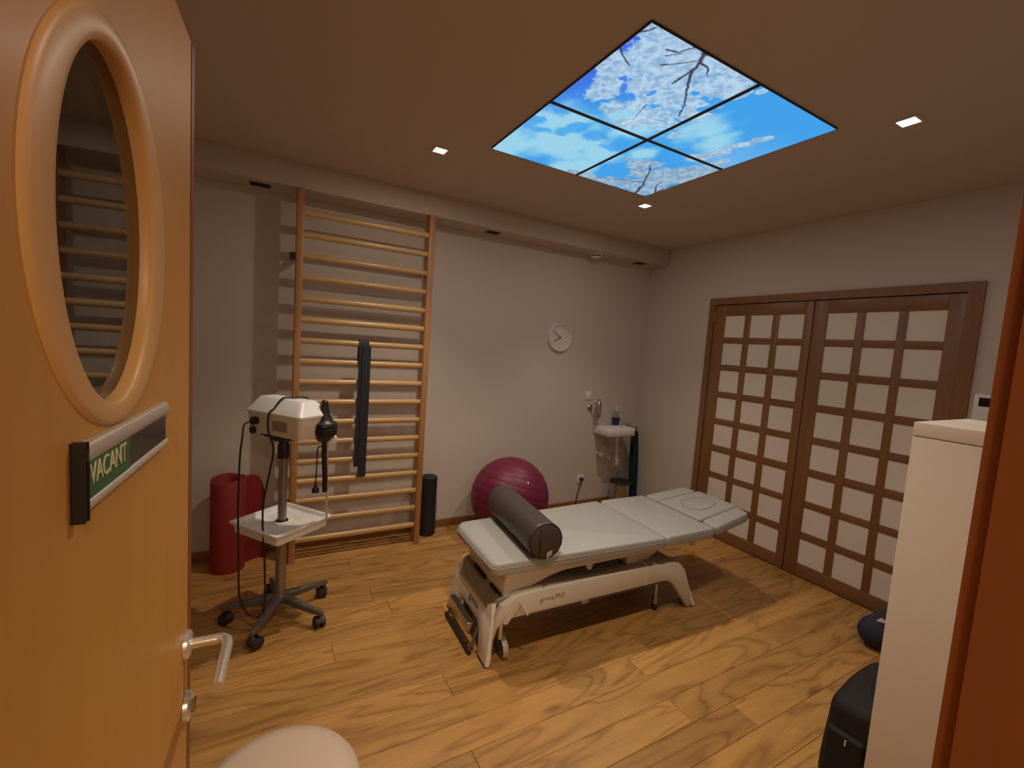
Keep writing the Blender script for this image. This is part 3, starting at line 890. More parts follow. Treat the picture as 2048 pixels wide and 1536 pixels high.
ou = thing('power_outlet', 'white wall outlet low on the back wall', 'outlet', (2.905, YB, 0.295))
obj('plate', box(NB(), 2.865, 2.945, YB - 0.010, YB, 0.255, 0.337, 0.003), M['white'], ou)
obj('socket', lathe(NB(), [(0.024, 0.0), (0.024, 0.012), (0.020, 0.012)], (2.905, YB, 0.296), (0, -1, 0), 24), M['white'], ou)
pc = thing('extension_cord', 'black plug and cord running down from the white wall outlet', 'cord', (2.905, YB - 0.04, 0.05))
obj('plug', lathe(NB(), [(0.018, 0.0125), (0.020, 0.02), (0.018, 0.042), (0.010, 0.050), (0, 0.050)], (2.905, YB, 0.296), (0, -1, 0), 18), M['black'], pc)
obj('cable', tube(NB(), [(2.900, YB - 0.050, 0.294), (2.875, YB - 0.060, 0.275), (2.858, YB - 0.055, 0.22), (2.85, YB - 0.04, 0.12), (2.845, YB - 0.035, 0.03), (2.83, YB - 0.05, 0.006), (2.70, YB - 0.10, 0.0055), (2.45, YB - 0.30, 0.0055)], 0.005, 8), M['black'], pc)

# ------------------------------------------------------------------ washbasin corner
wbn = thing('washbasin', 'small white rectangular washbasin on the back wall in the right corner', 'washbasin', (3.20, YB, 0.78))
bm = NB()
x0, x1, y0, y1, z0, z1 = 3.028, 3.382, 3.335, YB, 0.780, 0.864
o_ = round_poly([(x0, y0), (x1, y0), (x1, y1), (x0, y1)], [0.012, 0.012, 0.001, 0.001], 4)
i_ = round_poly([(x0 + 0.02, y0 + 0.02), (x1 - 0.02, y0 + 0.02), (x1 - 0.02, y1 - 0.085), (x0 + 0.02, y1 - 0.085)], 0.02, 4)
i2 = round_poly([(x0 + 0.035, y0 + 0.035), (x1 - 0.035, y0 + 0.035), (x1 - 0.035, y1 - 0.10), (x0 + 0.035, y1 - 0.10)], 0.02, 4)
R_ = [[bm.verts.new((p[0], p[1], z)) for p in lp] for lp, z in ((inset(o_, 0.006), z0), (o_, z0 + 0.006), (o_, z1 - 0.004), (inset(o_, 0.004), z1), (i_, z1), (i2, z0 + 0.012))]
n = len(o_)
for a, b in zip(R_, R_[1:]):
    for k in range(n): bm.faces.new((a[k], a[(k + 1) % n], b[(k + 1) % n], b[k]))
bm.faces.new(R_[0][::-1]); bm.faces.new(R_[-1])
obj('bowl', bm, M['ceramic'], wbn, angle=50)
tr = obj('drain_pipe', rod(NB(), (3.235, 3.44, 0.780), (3.25, 3.44, 0.50), 0.015, n=14), M['chrome'], wbn)
obj('trap_cup', lathe(NB(), [(0.0, 0), (0.018, 0), (0.024, 0.012), (0.024, 0.06), (0.018, 0.075)], (3.262, 3.44, 0.452), (0, 0, 1), 20), M['chrome'], tr)
obj('waste_arm', tube(NB(), [(3.26, 3.45, 0.545), (3.30, 3.50, 0.55), (3.31, 3.575, 0.55)], 0.014, 10), M['chrome'], wbn)
for k, (xa, za) in enumerate(((3.10, 0.565), (3.20, 0.530))):
    v = obj('shutoff_valve', rod(NB(), (xa, YB - 0.001, za), (xa - 0.015, YB - 0.085, za), 0.013, n=12), M['chrome'], wbn)
    obj('valve_knob', rod(NB(), (xa - 0.015, YB - 0.085, za), (xa - 0.02, YB - 0.115, za), 0.022, 0.019, n=12), M['chrome'], v)
    obj('supply_hose', tube(NB(), [(xa - 0.01, YB - 0.06, za + 0.01), (xa + 0.02, YB - 0.07, za + 0.07), (3.19 + 0.03 * k, 3.50, 0.70), (3.20 + 0.03 * k, 3.50, 0.785)], 0.0065, 8), M['steel'], wbn)
fc = obj('faucet', lathe(NB(), [(0.022, 0), (0.022, 0.02), (0.018, 0.04), (0.018, 0.11), (0.014, 0.12), (0, 0.12)], (3.345, YB - 0.045, 0.864), (0, 0, 1), 18), M['chrome'], wbn)
obj('spout', tube(NB(), [(3.345, YB - 0.05, 0.925), (3.32, YB - 0.10, 0.935), (3.29, YB - 0.135, 0.920)], 0.010, 10), M['chrome'], fc)
obj('lever', tube(NB(), [(3.345, YB - 0.045, 0.984), (3.352, YB - 0.06, 1.0), (3.362, YB - 0.095, 1.012)], 0.006, 8), M['chrome'], fc)

sb = thing('soap_bottle', 'clear pump bottle of dark blue soap standing on the washbasin', 'soap bottle', (3.285, 3.535, 0.864))
obj('soap_fill', lathe(NB(), [(0.0, 0.002), (0.036, 0.002), (0.038, 0.008), (0.038, 0.085)], (3.285, 3.532, 0.864), (0, 0, 1), 24), M['soap'], sb)
obj('bottle', lathe(NB(), [(0.038, 0.0855), (0.038, 0.115), (0.032, 0.135), (0.017, 0.148), (0.015, 0.152)], (3.285, 3.532, 0.864), (0, 0, 1), 24), M['clear'], sb)
ph = obj('pump_head', lathe(NB(), [(0.017, 0.150), (0.017, 0.168), (0.007, 0.172), (0.006, 0.190), (0.013, 0.191), (0.013, 0.200), (0, 0.200)], (3.285, 3.532, 0.864), (0, 0, 1), 18), M['white'], sb)
obj('nozzle', tube(NB(), [(3.285, 3.53, 1.060), (3.262, 3.512, 1.060), (3.250, 3.503, 1.053)], 0.005, 8), M['white'], ph)

sd = thing('soap_dispenser', 'slim steel dispenser tube in a round wall holder left of the washbasin', 'dispenser', (2.99, YB, 1.03))
obj('wall_disc', lathe(NB(), [(0.032, 0), (0.032, 0.012), (0.026, 0.018), (0, 0.018)], (2.955, YB, 1.045), (0, -1, 0), 28), M['steel'], sd)
obj('holder_arm', tube(NB(), [(2.955, YB - 0.015, 1.045), (2.965, YB - 0.05, 1.045), (2.998, YB - 0.056, 1.045)], 0.008, 8), M['steel'], sd)
obj('tube', lathe(NB(), [(0.0, 0.0), (0.026, 0.0), (0.028, 0.004), (0.028, 0.150), (0.020, 0.162), (0.007, 0.164), (0.007, 0.176)], (3.002, YB - 0.085, 0.955), (0, 0, 1), 24), M['steel'], sd)
obj('pump_knob', lathe(NB(), [(0.007, 0.176), (0.020, 0.180), (0.020, 0.187), (0, 0.189)], (3.002, YB - 0.085, 0.955), (0, 0, 1), 18), M['steel'], sd)

# teal towel hanging in the corner
tw = thing('towel', 'dark teal towel hanging in the corner right of the washbasin', 'towel', (3.52, 3.42, 0.10))
bm = NB()
nu, nv = 26, 20
G_ = []
for j in range(nv + 1):
    t = j / nv
    zz = 0.815 - 0.715 * t
    rowv = []
    half = 0.055 + 0.018 * math.sin(min(1, t * 1.3) * 3.14)
    xcen = 3.505 + 0.030 * t
    for i in range(nu + 1):
        s = i / nu * 2 - 1
        yy = 3.44 - 0.020 * t + 0.030 * math.sin(s * 8 + t) * (0.4 + 0.6 * t)
        rowv.append(bm.verts.new((xcen + half * s, yy + 0.05 * abs(s) * 0.6, zz - 0.02 * abs(s) * (1 - t))))
    G_.append(rowv)
for j in range(nv):
    for i in range(nu):
        bm.faces.new((G_[j][i], G_[j][i + 1], G_[j + 1][i + 1], G_[j + 1][i]))
bmesh.ops.solidify(bm, geom=bm.faces[:], thickness=0.006)
obj('cloth', bm, M['teal'], tw, angle=80)
obj('loop', tube(NB(), [(3.485, 3.44, 0.80), (3.493, 3.445, 0.845), (3.512, 3.455, 0.85), (3.513, 3.44, 0.80)], 0.003, 6), M['teal'], tw)
hk = thing('towel_hook', 'steel rail hook beside the washbasin holding the teal towel', 'hook', (3.50, YB, 0.84))
obj('back_plate', lathe(NB(), [(0.018, 0), (0.018, 0.006), (0, 0.008)], (3.502, YB, 0.846), (0, -1, 0), 20), M['steel'], hk)
obj('arm', tube(NB(), [(3.502, YB - 0.004, 0.846), (3.502, YB - 0.09, 0.842), (3.502, 3.44, 0.840), (3.502, 3.425, 0.855)], 0.005, 8), M['steel'], hk)
# dark clutter under the basin simplified to pipes and valves; pedal bin below
bn = thing('pedal_bin', 'steel pedal bin with a black lid under the washbasin', 'waste bin', (3.345, 3.44, 0))
obj('body', lathe(NB(), [(0.0, 0.0), (0.108, 0.0), (0.110, 0.02), (0.102, 0.15), (0.094, 0.262), (0.090, 0.264)], (3.318, 3.42, 0.0), (0, 0, 1), 40), M['steel'], bn)
obj('lid', lathe(NB(), [(0.100, 0.265), (0.110, 0.268), (0.112, 0.278), (0.100, 0.290), (0.06, 0.300), (0, 0.302)], (3.318, 3.42, 0.0), (0, 0, 1), 40), M['black'], bn)
obj('pedal', box(NB(), 3.298, 3.338, 3.28, 3.33, 0.012, 0.022, 0.003), M['black'], bn)
obj('base_ring', lathe(NB(), [(0.109, 0.0), (0.113, 0.001), (0.113, 0.016), (0.110, 0.018)], (3.318, 3.42, 0.0), (0, 0, 1), 40), M['black'], bn)

# thermostat
th = thing('thermostat', 'white wall thermostat with a dark display beside the lattice doors', 'thermostat', (XR, 0.87, 1.455))
obj('housing', box(NB(), XR - 0.028, XR, 0.800, 0.938, 1.378, 1.532, 0.006), M['white'], th)
obj('display', box(NB(), XR - 0.0295, XR - 0.027, 0.815, 0.915, 1.462, 1.512), M['screen'], th, smooth=False)
obj('button', box(NB(), XR - 0.031, XR - 0.027, 0.855, 0.885, 1.420, 1.445, 0.002), M['cream'], th)

# ------------------------------------------------------------------ exercise ball
bx, by, br = 1.875, 3.232, 0.335
nb = 96
prof = []
for i in range(nb + 1):
    ph_ = math.pi * i / nb
    r = br
    ridge = 0
    lat = 90 - math.degrees(ph_)
    for c in range(-66, 67, 12):
        ridge = max(ridge, math.exp(-((lat - c) / 1.5) ** 2))
    r = br - 0.0035 * ridge
    prof.append((r * math.sin(ph_), -r * math.cos(ph_)))
prof[0] = (0.0, prof[0][1]); prof[-1] = (0.0, prof[-1][1])
bl_ = thing('exercise_ball', 'large burgundy exercise ball resting against the back wall', 'ball', (bx, by, 0))
obj('shell', lathe(NB(), prof, (bx, by, br), (0.32, 0.12, 0.94), 64), M['ball'], bl_, angle=60)
obj('valve_plug', lathe(NB(), [(0.008, 0), (0.008, 0.002), (0, 0.003)], Vector((bx, by, br)) + Vector((0.02, -0.80, 0.60)).normalized() * (br - 0.001), Vector((0.02, -0.80, 0.60)), 14), M['label_white'], bl_, label='small pale valve plug')

# ------------------------------------------------------------------ rolls of mat
rm = thing('rolled_mat', 'red foam mat rolled upright against the back wall beside the wall bars', 'mat', (-0.19, 3.41, 0))
def spiral(bm, cx, cy, turns, r0, pitch, th_, z0, z1f, a0, tail=None):
    n = int(turns * 30)
    path = []
    for i in range(n + 1):
        a = a0 + 2 * math.pi * turns * i / n
        r = r0 + pitch * turns * i / n
        path.append(Vector((cx + r * math.cos(a), cy + r * math.sin(a), 0)))
    if tail: path += [Vector((x, y, 0)) for x, y in tail]
    rings = []
    for i, p in enumerate(path):
        d = (path[min(i + 1, len(path) - 1)] - path[max(i - 1, 0)]).normalized()
        nrm = Vector((d.y, -d.x, 0))
        zt = z1f(i / (len(path) - 1), p)
        rings.append([bm.verts.new(p + nrm * so * th_ / 2 + Vector((0, 0, zz))) for so, zz in ((-1, z0), (1, z0), (1, zt - 0.003), (0.6, zt), (-0.6, zt), (-1, zt - 0.003))])
    for a, b in zip(rings, rings[1:]):
        for k in range(6): bm.faces.new((a[k], a[(k + 1) % 6], b[(k + 1) % 6], b[k]))
    bm.faces.new(rings[0]); bm.faces.new(rings[-1][::-1])
bm = NB()
spiral(bm, -0.19, 3.412, 2.4, 0.060, 0.0165, 0.015, 0.0, lambda t, p: 0.600 + 0.035 * (p.y - 3.30) / 0.22, math.radians(250))
obj('roll', bm, M['red'], rm, angle=50)
bm = NB()
pts = []
for i in range(9):
    t = i / 8
    pts.append((-0.085 + 0.11 * t + 0.01 * math.sin(3 * t), 3.46 + 0.045 * math.sin(t * 2.2)))
rings = []
for i, (px, py) in enumerate(pts):
    t = i / 8
    zt = 0.615 - 0.13 * t ** 3
    rings.append([bm.verts.new((px, py + dy, zz)) for dy, zz in ((-0.0075, 0.0), (0.0075, 0.0), (0.0075, zt), (-0.0075, zt))])
for a, b in zip(rings, rings[1:]):
    for k in range(4): bm.faces.new((a[k], a[(k + 1) % 4], b[(k + 1) % 4], b[k]))
bm.faces.new(rings[0]); bm.faces.new(rings[-1][::-1])
obj('loose_end', bm, M['red'], rm, angle=50, label='loose outer flap of the red mat with a rounded corner')

fr = thing('foam_roller', 'black foam roller standing upright against the wall right of the wall bars', 'foam roller', (1.228, 3.478, 0))
obj('body', lathe(NB(), [(0.0, 0.0), (0.060, 0.0), (0.068, 0.006), (0.068, 0.490), (0.062, 0.497), (0.050, 0.499)], (1.228, 3.478, 0), (0, 0, 1), 36), M['foam_black'], fr)
obj('end_face', lathe(NB(), [(0.050, 0.499), (0.048, 0.4965), (0.0, 0.4965)], (1.228, 3.478, 0), (0, 0, 1), 36, close=False), M['black_rubber'], fr)

# ------------------------------------------------------------------ treatment table
TC = Vector((1.78, 2.12, 0))
tt = thing('treatment_table', 'pale grey upholstered treatment table on a cream lifting base', 'treatment table', TC)
TR = math.radians(-1.8)
def rotT(bm):
    bmesh.ops.transform(bm, matrix=Matrix.Translation(TC) @ Matrix.Rotation(TR, 4, 'Z') @ Matrix.Translation(-TC), verts=bm.verts[:])
    return bm
def tpart(name, bm, mat, parent=tt, **k):
    return obj(name, rotT(bm), mat, parent, **k)
ZT = 0.537
# cushions (table-local world coordinates before rotation)
def ly(v): return TC.y + v
seg1 = round_poly([(1.02, ly(-0.288)), (2.158, ly(-0.336)), (2.158, ly(0.336)), (1.02, ly(0.272))], [0.05, 0.034, 0.034, 0.075], 6)
bm = NB(); cushion(bm, seg1, ZT - 0.062, ZT, 0.028, ky=0.32)
c1 = tpart('leg_cushion', bm, M['vinyl'], angle=35)
seg2 = round_poly([(2.166, ly(-0.334)), (2.602, ly(-0.328)), (2.602, ly(0.334)), (2.166, ly(0.336))], 0.036, 6)
bm = NB(); cushion(bm, seg2, ZT - 0.060, ZT, 0.028, ky=0.32)
tpart('back_cushion', bm, M['vinyl'], angle=35)
# piping seam round the cushions
def seam(poly, z, r=0.0022):
    P = [Vector((p[0], p[1], z)) for p in poly]; P.append(P[0])
    return tube(NB(), P, r, 6, smooth=False, cap=False)
tpart('piping', seam(inset(seg1, -0.0005), ZT - 0.027), M['vinyl_side'], c1)
tilt = math.radians(7)
def head_tf(co):
    v = co - Vector((2.612, 0, ZT - 0.03))
    return Vector((2.612 + v.x * math.cos(tilt) - v.z * math.sin(tilt), co.y, ZT - 0.03 + v.x * math.sin(tilt) + v.z * math.cos(tilt)))
zr_ = ZT - 0.056
hc_main = round_poly([(2.612, ly(-0.190)), (3.025, ly(-0.170)), (3.025, ly(0.170)), (2.612, ly(0.195))], [0.02, 0.035, 0.035, 0.02], 5)
bm = NB(); cushion(bm, hc_main, zr_, ZT, 0.012, head_tf)
hcu = tpart('head_cushion', bm, M['vinyl'], angle=35)
for sgn, nm in ((-1, 'armrest'), (1, 'armrest')):
    pts = [(2.612, ly(sgn * 0.200)), (3.015, ly(sgn * 0.176)), (2.985, ly(sgn * 0.292)), (2.612, ly(sgn * 0.328))]
    if sgn > 0: pts = pts[::-1]
    bm = NB(); cushion(bm, round_poly(pts, 0.03, 6), zr_, ZT, 0.020, head_tf, 0.4)
    tpart(nm, bm, M['vinyl'], angle=35)
# face opening plug : rounded U with a dark seam
pl = [(2.70, ly(-0.02)), (2.74, ly(-0.085)), (2.82, ly(-0.095)), (2.93, ly(-0.065)), (2.945, ly(0.0)), (2.93, ly(0.065)), (2.82, ly(0.095)), (2.74, ly(0.085)), (2.70, ly(0.02))]
plr = round_poly(pl, 0.02, 4)
bm = NB(); cushion(bm, plr, ZT - 0.03, ZT + 0.004, 0.006, head_tf)
tpart('face_plug', bm, M['vinyl'], hcu, angle=35, label='removable insert of the face opening')
bm = NB()
P = [Vector((p[0], p[1], ZT + 0.0005)) for p in inset(plr, -0.003)]; P.append(P[0])
tube(bm, P, 0.0035, 6, smooth=False, cap=False)
for v in bm.verts: v.co = head_tf(v.co)
tpart('opening_rim', bm, M['cover_grey'], hcu)
# upper frame
bm = NB()
for s in (-1, 1):
    yy = ly(s * 0.262)
    box(bm, 1.10, 2.16, yy - 0.015, yy + 0.015, ZT - 0.105, ZT - 0.0625, 0.004)
    box(bm, 2.10, 2.60, yy - 0.011, yy + 0.011, ZT - 0.092, ZT - 0.0605, 0.003)
for x in (1.12, 1.62, 2.14, 2.56):
    box(bm, x, x + 0.035, ly(-0.248), ly(0.248), ZT - 0.100, ZT - 0.068, 0.003)
fm = tpart('upper_frame', bm, M['metal_beige'])
bm = NB(); prism(bm, round_poly([(1.61, ZT - 0.10), (1.66, ZT - 0.10), (1.648, ZT - 0.138), (1.625, ZT - 0.138)], 0.008, 3), 'y', ly(-0.272), ly(-0.255))
tpart('lug', bm, M['metal_beige'], fm)
bm = NB(); prism(bm, round_poly([(2.44, ZT - 0.09), (2.49, ZT - 0.09), (2.478, ZT - 0.125), (2.455, ZT - 0.125)], 0.008, 3), 'y', ly(-0.270), ly(-0.255))
tpart('lug', bm, M['metal_beige'], fm)
# columns
def column(x0, x1, x0b, x1b, yw, ywb, zt, zb, bev=0.008):
    b = NB()
    A = [b.verts.new((x, y_, zb)) for x, y_ in ((x0b, ly(-ywb)), (x1b, ly(-ywb)), (x1b, ly(ywb)), (x0b, ly(ywb)))]
    B = [b.verts.new((x, y_, zt)) for x, y_ in ((x0, ly(-yw)), (x1, ly(-yw)), (x1, ly(yw)), (x0, ly(yw)))]
    for i in range(4): b.faces.new((A[i], A[(i + 1) % 4], B[(i + 1) % 4], B[i]))
    b.faces.new(A[::-1]); b.faces.new(B)
    bmesh.ops.bevel(b, geom=b.edges[:], offset=bev, segments=3, profile=0.5, affect='EDGES')
    return b
tpart('lift_column', column(1.112, 1.200, 1.112, 1.215, 0.236, 0.240, ZT - 0.078, 0.322), M['metal_beige'], angle=30)
tpart('lift_column', column(1.955, 2.045, 1.950, 2.055, 0.225, 0.232, ZT - 0.085, 0.335), M['metal_beige'], angle=30)
for s in (-1, 1):
    yy = ly(s * 0.225)
    bm = NB(); prism(bm, [(1.195, ZT - 0.10), (1.62, ZT - 0.10), (1.52, ZT - 0.125), (1.40, ZT - 0.145), (1.245, 0.345), (1.195, 0.345)], 'y', yy - 0.012, yy + 0.012, 0.003)
    tpart('gusset', bm, M['metal_beige'], smooth=False)
    bm = NB(); prism(bm, [(2.035, ZT - 0.10), (2.30, ZT - 0.088), (2.30, ZT - 0.096), (2.115, 0.345), (2.035, 0.345)], 'y', ly(s * 0.205) - 0.012, ly(s * 0.205) + 0.012, 0.003)
    tpart('gusset', bm, M['metal_beige'], smooth=False)
# base: side skirts with feet
HW = 0.285
prof = [(1.026, 0.006), (1.042, 0.006), (1.052, 0.13), (1.066, 0.190), (1.092, 0.220), (1.13, 0.230), (2.20, 0.226), (2.255, 0.220), (2.305, 0.190), (2.36, 0.125), (2.455, 0.006), (2.515, 0.006), (2.440, 0.185), (2.405, 0.265), (2.36, 0.312), (2.30, 0.335), (2.10, 0.345), (1.30, 0.350), (1.17, 0.343), (1.085, 0.310), (1.058, 0.255)]
for s in (-1, 1):
    bm = NB()
    ya, yb_ = ly(s * HW), ly(s * (HW - 0.035))
    prism(bm, prof, 'y', min(ya, yb_), max(ya, yb_), 0.006)
    sk = tpart('base_side', bm, M['metal_beige'], smooth=True, angle=35)
    if s == -1:
        side = sk
# end yokes and feet plates
def yoke(xb, xt, lean, sgn):
    """end frame in the YZ plane, leaning; sgn=-1 left end, +1 right end"""
    pts = [(-0.292, 0.006), (-0.185, 0.006), (-0.150, 0.115), (-0.115, 0.150), (0.115, 0.150), (0.150, 0.115), (0.185, 0.006), (0.292, 0.006), (0.268, 0.21), (0.235, 0.300), (0.16, 0.262), (-0.16, 0.262), (-0.235, 0.300), (-0.268, 0.21)]
    b = NB()
    prism(b, [(ly(p[0]), p[1]) for p in pts], 'x', 0.0, 0.028, 0.006)
    for v in b.verts:
        v.co.x += xb + (xt - xb) * (v.co.z / 0.30)
    return b
tpart('end_frame', yoke(1.008, 1.052, 0, -1), M['metal_white'], angle=30, label='white end frame with two feet at the foot end')
tpart('end_frame', yoke(2.500, 2.372, 0, 1), M['metal_white'], angle=30, label='white end frame with two splayed feet at the head end')
for xx in (1.022, 2.506):
    for yy in (-0.238, 0.238):
        tpart('foot_pad', box(NB(), xx - 0.016, xx + 0.02, ly(yy) - 0.05, ly(yy) + 0.05, 0.0, 0.007), M['black_rubber'], smooth=False)
# top shell
xs = [(1.045, 0.262, 0.20), (1.085, 0.315, 0.235), (1.17, 0.349, 0.255), (1.30, 0.356, 0.262), (2.10, 0.351, 0.262), (2.30, 0.341, 0.262), (2.36, 0.318, 0.255), (2.405, 0.270, 0.245)]
bm = NB(); rows = []
for x, z, hw in xs:
    rows.append([bm.verts.new((x, ly(f * hw), z + dz)) for f, dz in ((-1, -0.006), (-0.94, 0.003), (-0.80, 0.004), (-0.76, -0.006), (0.76, -0.006), (0.80, 0.004), (0.94, 0.003), (1, -0.006))])
lowr = [[bm.verts.new((v.co.x, v.co.y, v.co.z - 0.02)) for v in r] for r in rows]
for RR in (rows, lowr):
    for a, b in zip(RR, RR[1:]):
        for k in range(7): bm.faces.new((a[k], a[k + 1], b[k + 1], b[k]))
for k in range(len(rows) - 1):
    for q in (0, 7): bm.faces.new((rows[k][q], rows[k + 1][q], lowr[k + 1][q], lowr[k][q]))
for q in (0, -1):
    for k in range(7): bm.faces.new((rows[q][k], rows[q][k + 1], lowr[q][k + 1], lowr[q][k]))
tpart('base_cover', bm, M['cover_grey'], angle=25)
bm = NB(); box(bm, 1.20, 1.94, ly(-0.185), ly(0.185), 0.349, 0.356, 0.003)
tpart('base_tray', bm, M['tray_grey'])
bm = NB()
box(bm, 2.065, 2.072, ly(-0.2862), ly(-0.20), 0.228, 0.3505)
box(bm, 2.065, 2.072, ly(-0.262), ly(0.262), 0.346, 0.358)
tpart('cover_joint', bm, M['metal_white'], smooth=False)
for sx in (1.108, 1.945):
    for y0_, y1_ in ((-0.225, -0.10), (-0.03, 0.13)):
        tpart('cover_slot', box(NB(), sx - 0.006, sx + 0.002, ly(y0_), ly(y1_), 0.318 if sx < 1.5 else 0.346, 0.336 if sx < 1.5 else 0.360), M['hole'], smooth=False)
# control rail under the beam
bm = NB()
for s in (-1, 1):
    rod(bm, (1.12, ly(s * 0.24), 0.196), (2.28, ly(s * 0.24), 0.196), 0.011, n=10)
rod(bm, (1.12, ly(-0.24), 0.196), (1.12, ly(0.24), 0.196), 0.011, n=10)
rod(bm, (2.28, ly(-0.24), 0.196), (2.28, ly(0.24), 0.196), 0.011, n=10)
for x in (1.15, 2.25):
    for s in (-1, 1):
        rod(bm, (x, ly(s * 0.24), 0.196), (x, ly(s * 0.24), 0.232), 0.006, n=8)
tpart('control_rail', bm, M['star'])
bm = NB(); box(bm, 1.615, 1.665, ly(-0.252), ly(-0.228), 0.185, 0.214, 0.005)
tpart('rail_clip', bm, M['metal_beige'])
bm = NB(); box(bm, 1.25, 2.0, ly(-0.12), ly(0.12), 0.20, 0.338, 0.01)
tpart('drive_housing', bm, M['tray_grey'])
# castors
def castor(x, y_, r=0.05):
    c = tpart('castor', rod(NB(), (x, y_, 0.215), (x, y_, 0.10), 0.013, n=12), M['chrome'])
    tpart('wheel', lathe(NB(), [(0.0, -0.015), (r - 0.014, -0.015), (r - 0.004, -0.012), (r, -0.007), (r, 0.007), (r - 0.004, 0.012), (r - 0.014, 0.015), (0.0, 0.015)], (x + 0.012, y_, r), (1, 0.15, 0), 28), M['star'], c)
    b = NB()
    n = 10
    A = []
    for i in range(n + 1):
        t = math.radians(-25 + 150 * i / n)
        A.append([b.verts.new((x + 0.012 + dx, y_ - (r + 0.006) * math.cos(t), r + (r + 0.006) * math.sin(t))) for dx in (-0.015, 0.015)])
    for p, q in zip(A, A[1:]): b.faces.new((p[0], p[1], q[1], q[0]))
    bmesh.ops.solidify(b, geom=b.faces[:], thickness=0.004)
    tpart('wheel_guard', b, M['metal_white'], c)
castor(1.112, ly(-0.235)); castor(1.112, ly(0.235))
for s in (-1, 1):
    c = tpart('castor', rod(NB(), (2.235, ly(s * 0.215), 0.215), (2.235, ly(s * 0.215), 0.02), 0.010, n=12), M['chrome'])
    tpart('rubber_foot', rod(NB(), (2.235, ly(s * 0.215), 0.035), (2.235, ly(s * 0.215), 0.0), 0.016, 0.019, n=14), M['black_rubber'], c)
    tpart('sleeve', rod(NB(), (2.235, ly(s * 0.215), 0.095), (2.235, ly(s * 0.215), 0.04), 0.018, n=14), M['steel'], c)
# brake lever on the front skirt
bm = NB()
prism(bm, round_poly([(1.09, 0.222), (1.115, 0.215), (1.190, 0.315), (1.182, 0.335), (1.168, 0.330)], 0.006, 3), 'y', ly(-0.300), ly(-0.290))
lv = tpart('brake_lever', bm, M['metal_beige'])
tpart('lever_grip', rod(NB(), (1.178, ly(-0.296), 0.325), (1.222, ly(-0.315), 0.252), 0.007, n=10), M['metal_beige'], lv)
# pedal unit on the foot end
bm = NB(); box(bm, 0.975, 1.008, ly(-0.120), ly(0.165), 0.080, 0.145, 0.006)
pd = tpart('pedal_box', bm, M['steel'], label='silver pedal box with a yellow label on the foot end')
bm = NB(); box(bm, 0.9735, 0.9755, ly(0.02), ly(0.075), 0.090, 0.132)
tpart('warning_label', bm, M['yellow'], pd, smooth=False)
bm = NB(); box(bm, 0.978, 1.006, ly(-0.115), ly(0.16), 0.1451, 0.149)
tpart('pedal_top', bm, M['black_rubber'], pd, smooth=False)
tpart('foot_bar', rod(NB(), (0.972, ly(-0.17), 0.014), (0.972, ly(0.20), 0.014), 0.011, n=10), M['black'])
for yy in (-0.16, 0.19):
    tpart('foot_bar_arm', rod(NB(), (0.972, ly(yy), 0.014), (1.06, ly(yy * 0.75), 0.17), 0.008, n=8), M['star'])
# maker's marks
Mx = Matrix.Translation(TC) @ Matrix.Rotation(TR, 4, 'Z') @ Matrix.Translation(-TC)
text_part('lettering', 'gymna.PRO', 0.034, Mx @ basis((1.39, ly(-HW - 0.0012), 0.296), (1, 0, 0), (0, 0, 1), (0, -1, 0)), M['ink_grey'], tt, 0.0003)
lean = (1.052 - 1.008) / 0.30
zv = Vector((lean, 0, 1)).normalized(); nv_ = Vector((-1, 0, lean)).normalized()
text_part('lettering', 'gymna', 0.050, Mx @ basis(Vector((1.008 + lean * 0.212, ly(-0.035), 0.212)) + nv_ * 0.0012, (0, -1, 0), zv, nv_), M['ink'], tt, 0.0003)

# ------------------------------------------------------------------ bolster on the table
P0 = Vector((1.288, 1.815, ZT + 0.0975)); P1 = Vector((1.352, 2.445, ZT + 0.0975)); rb = 0.097
bd = (P1 - P0)
bo = thing('bolster', 'dark brown leatherette bolster lying across the treatment table', 'bolster', (1.32, 2.13, ZT))
bm = NB()
Lb = bd.length; n = 48
hs = [0.0, 0.004, 0.012, 0.03, 0.10, 0.2, 0.3, 0.4, 0.5, 0.6, Lb - 0.03, Lb - 0.012, Lb - 0.004, Lb]
x_, y_ = frame_of(bd); dd = bd.normalized()
rings = []
for h in hs:
    e_ = min(h, Lb - h)
    rr_ = rb - (0.010 * (1 - min(1, e_ / 0.012)) ** 2)
    ring = []
    for k in range(n):
        t = 2 * math.pi * k / n
        wr = 0.0022 * math.sin(3 * t + h * 17) * math.sin(h * 9) + (0.0022 * math.sin(9 * t + 1) * math.exp(-e_ / 0.03))
        d_ = x_ * math.cos(t) + y_ * math.sin(t)
        p = P0 + dd * h + d_ * (rr_ + wr)
        p.z = max(p.z, ZT + 0.0008)
        ring.append(bm.verts.new(p))
    rings.append(ring)
for a, b in zip(rings, rings[1:]):
    for k in range(n): bm.faces.new((a[k], a[(k + 1) % n], b[(k + 1) % n], b[k]))
obj('cover', bm, M['bolster'], bo, angle=60)
for (pp, sg_) in ((P0, -1), (P1, 1)):
    obj('end_cap', lathe(NB(), [(rb - 0.007, 0.0), (rb - 0.02, 0.006), (0.05, 0.013), (0.0, 0.015)], pp, dd * sg_, 48), M['bolster'], bo, angle=60)
    bm = NB()
    cc = [pp + dd * sg_ * (-0.001) + (x_ * math.cos(2 * math.pi * k / 40) + y_ * math.sin(2 * math.pi * k / 40)) * (rb - 0.005) for k in range(41)]
    tube(bm, cc, 0.003, 6, smooth=False, cap=False)
    obj('piping', bm, M['black_fabric'], bo)
bm = NB()
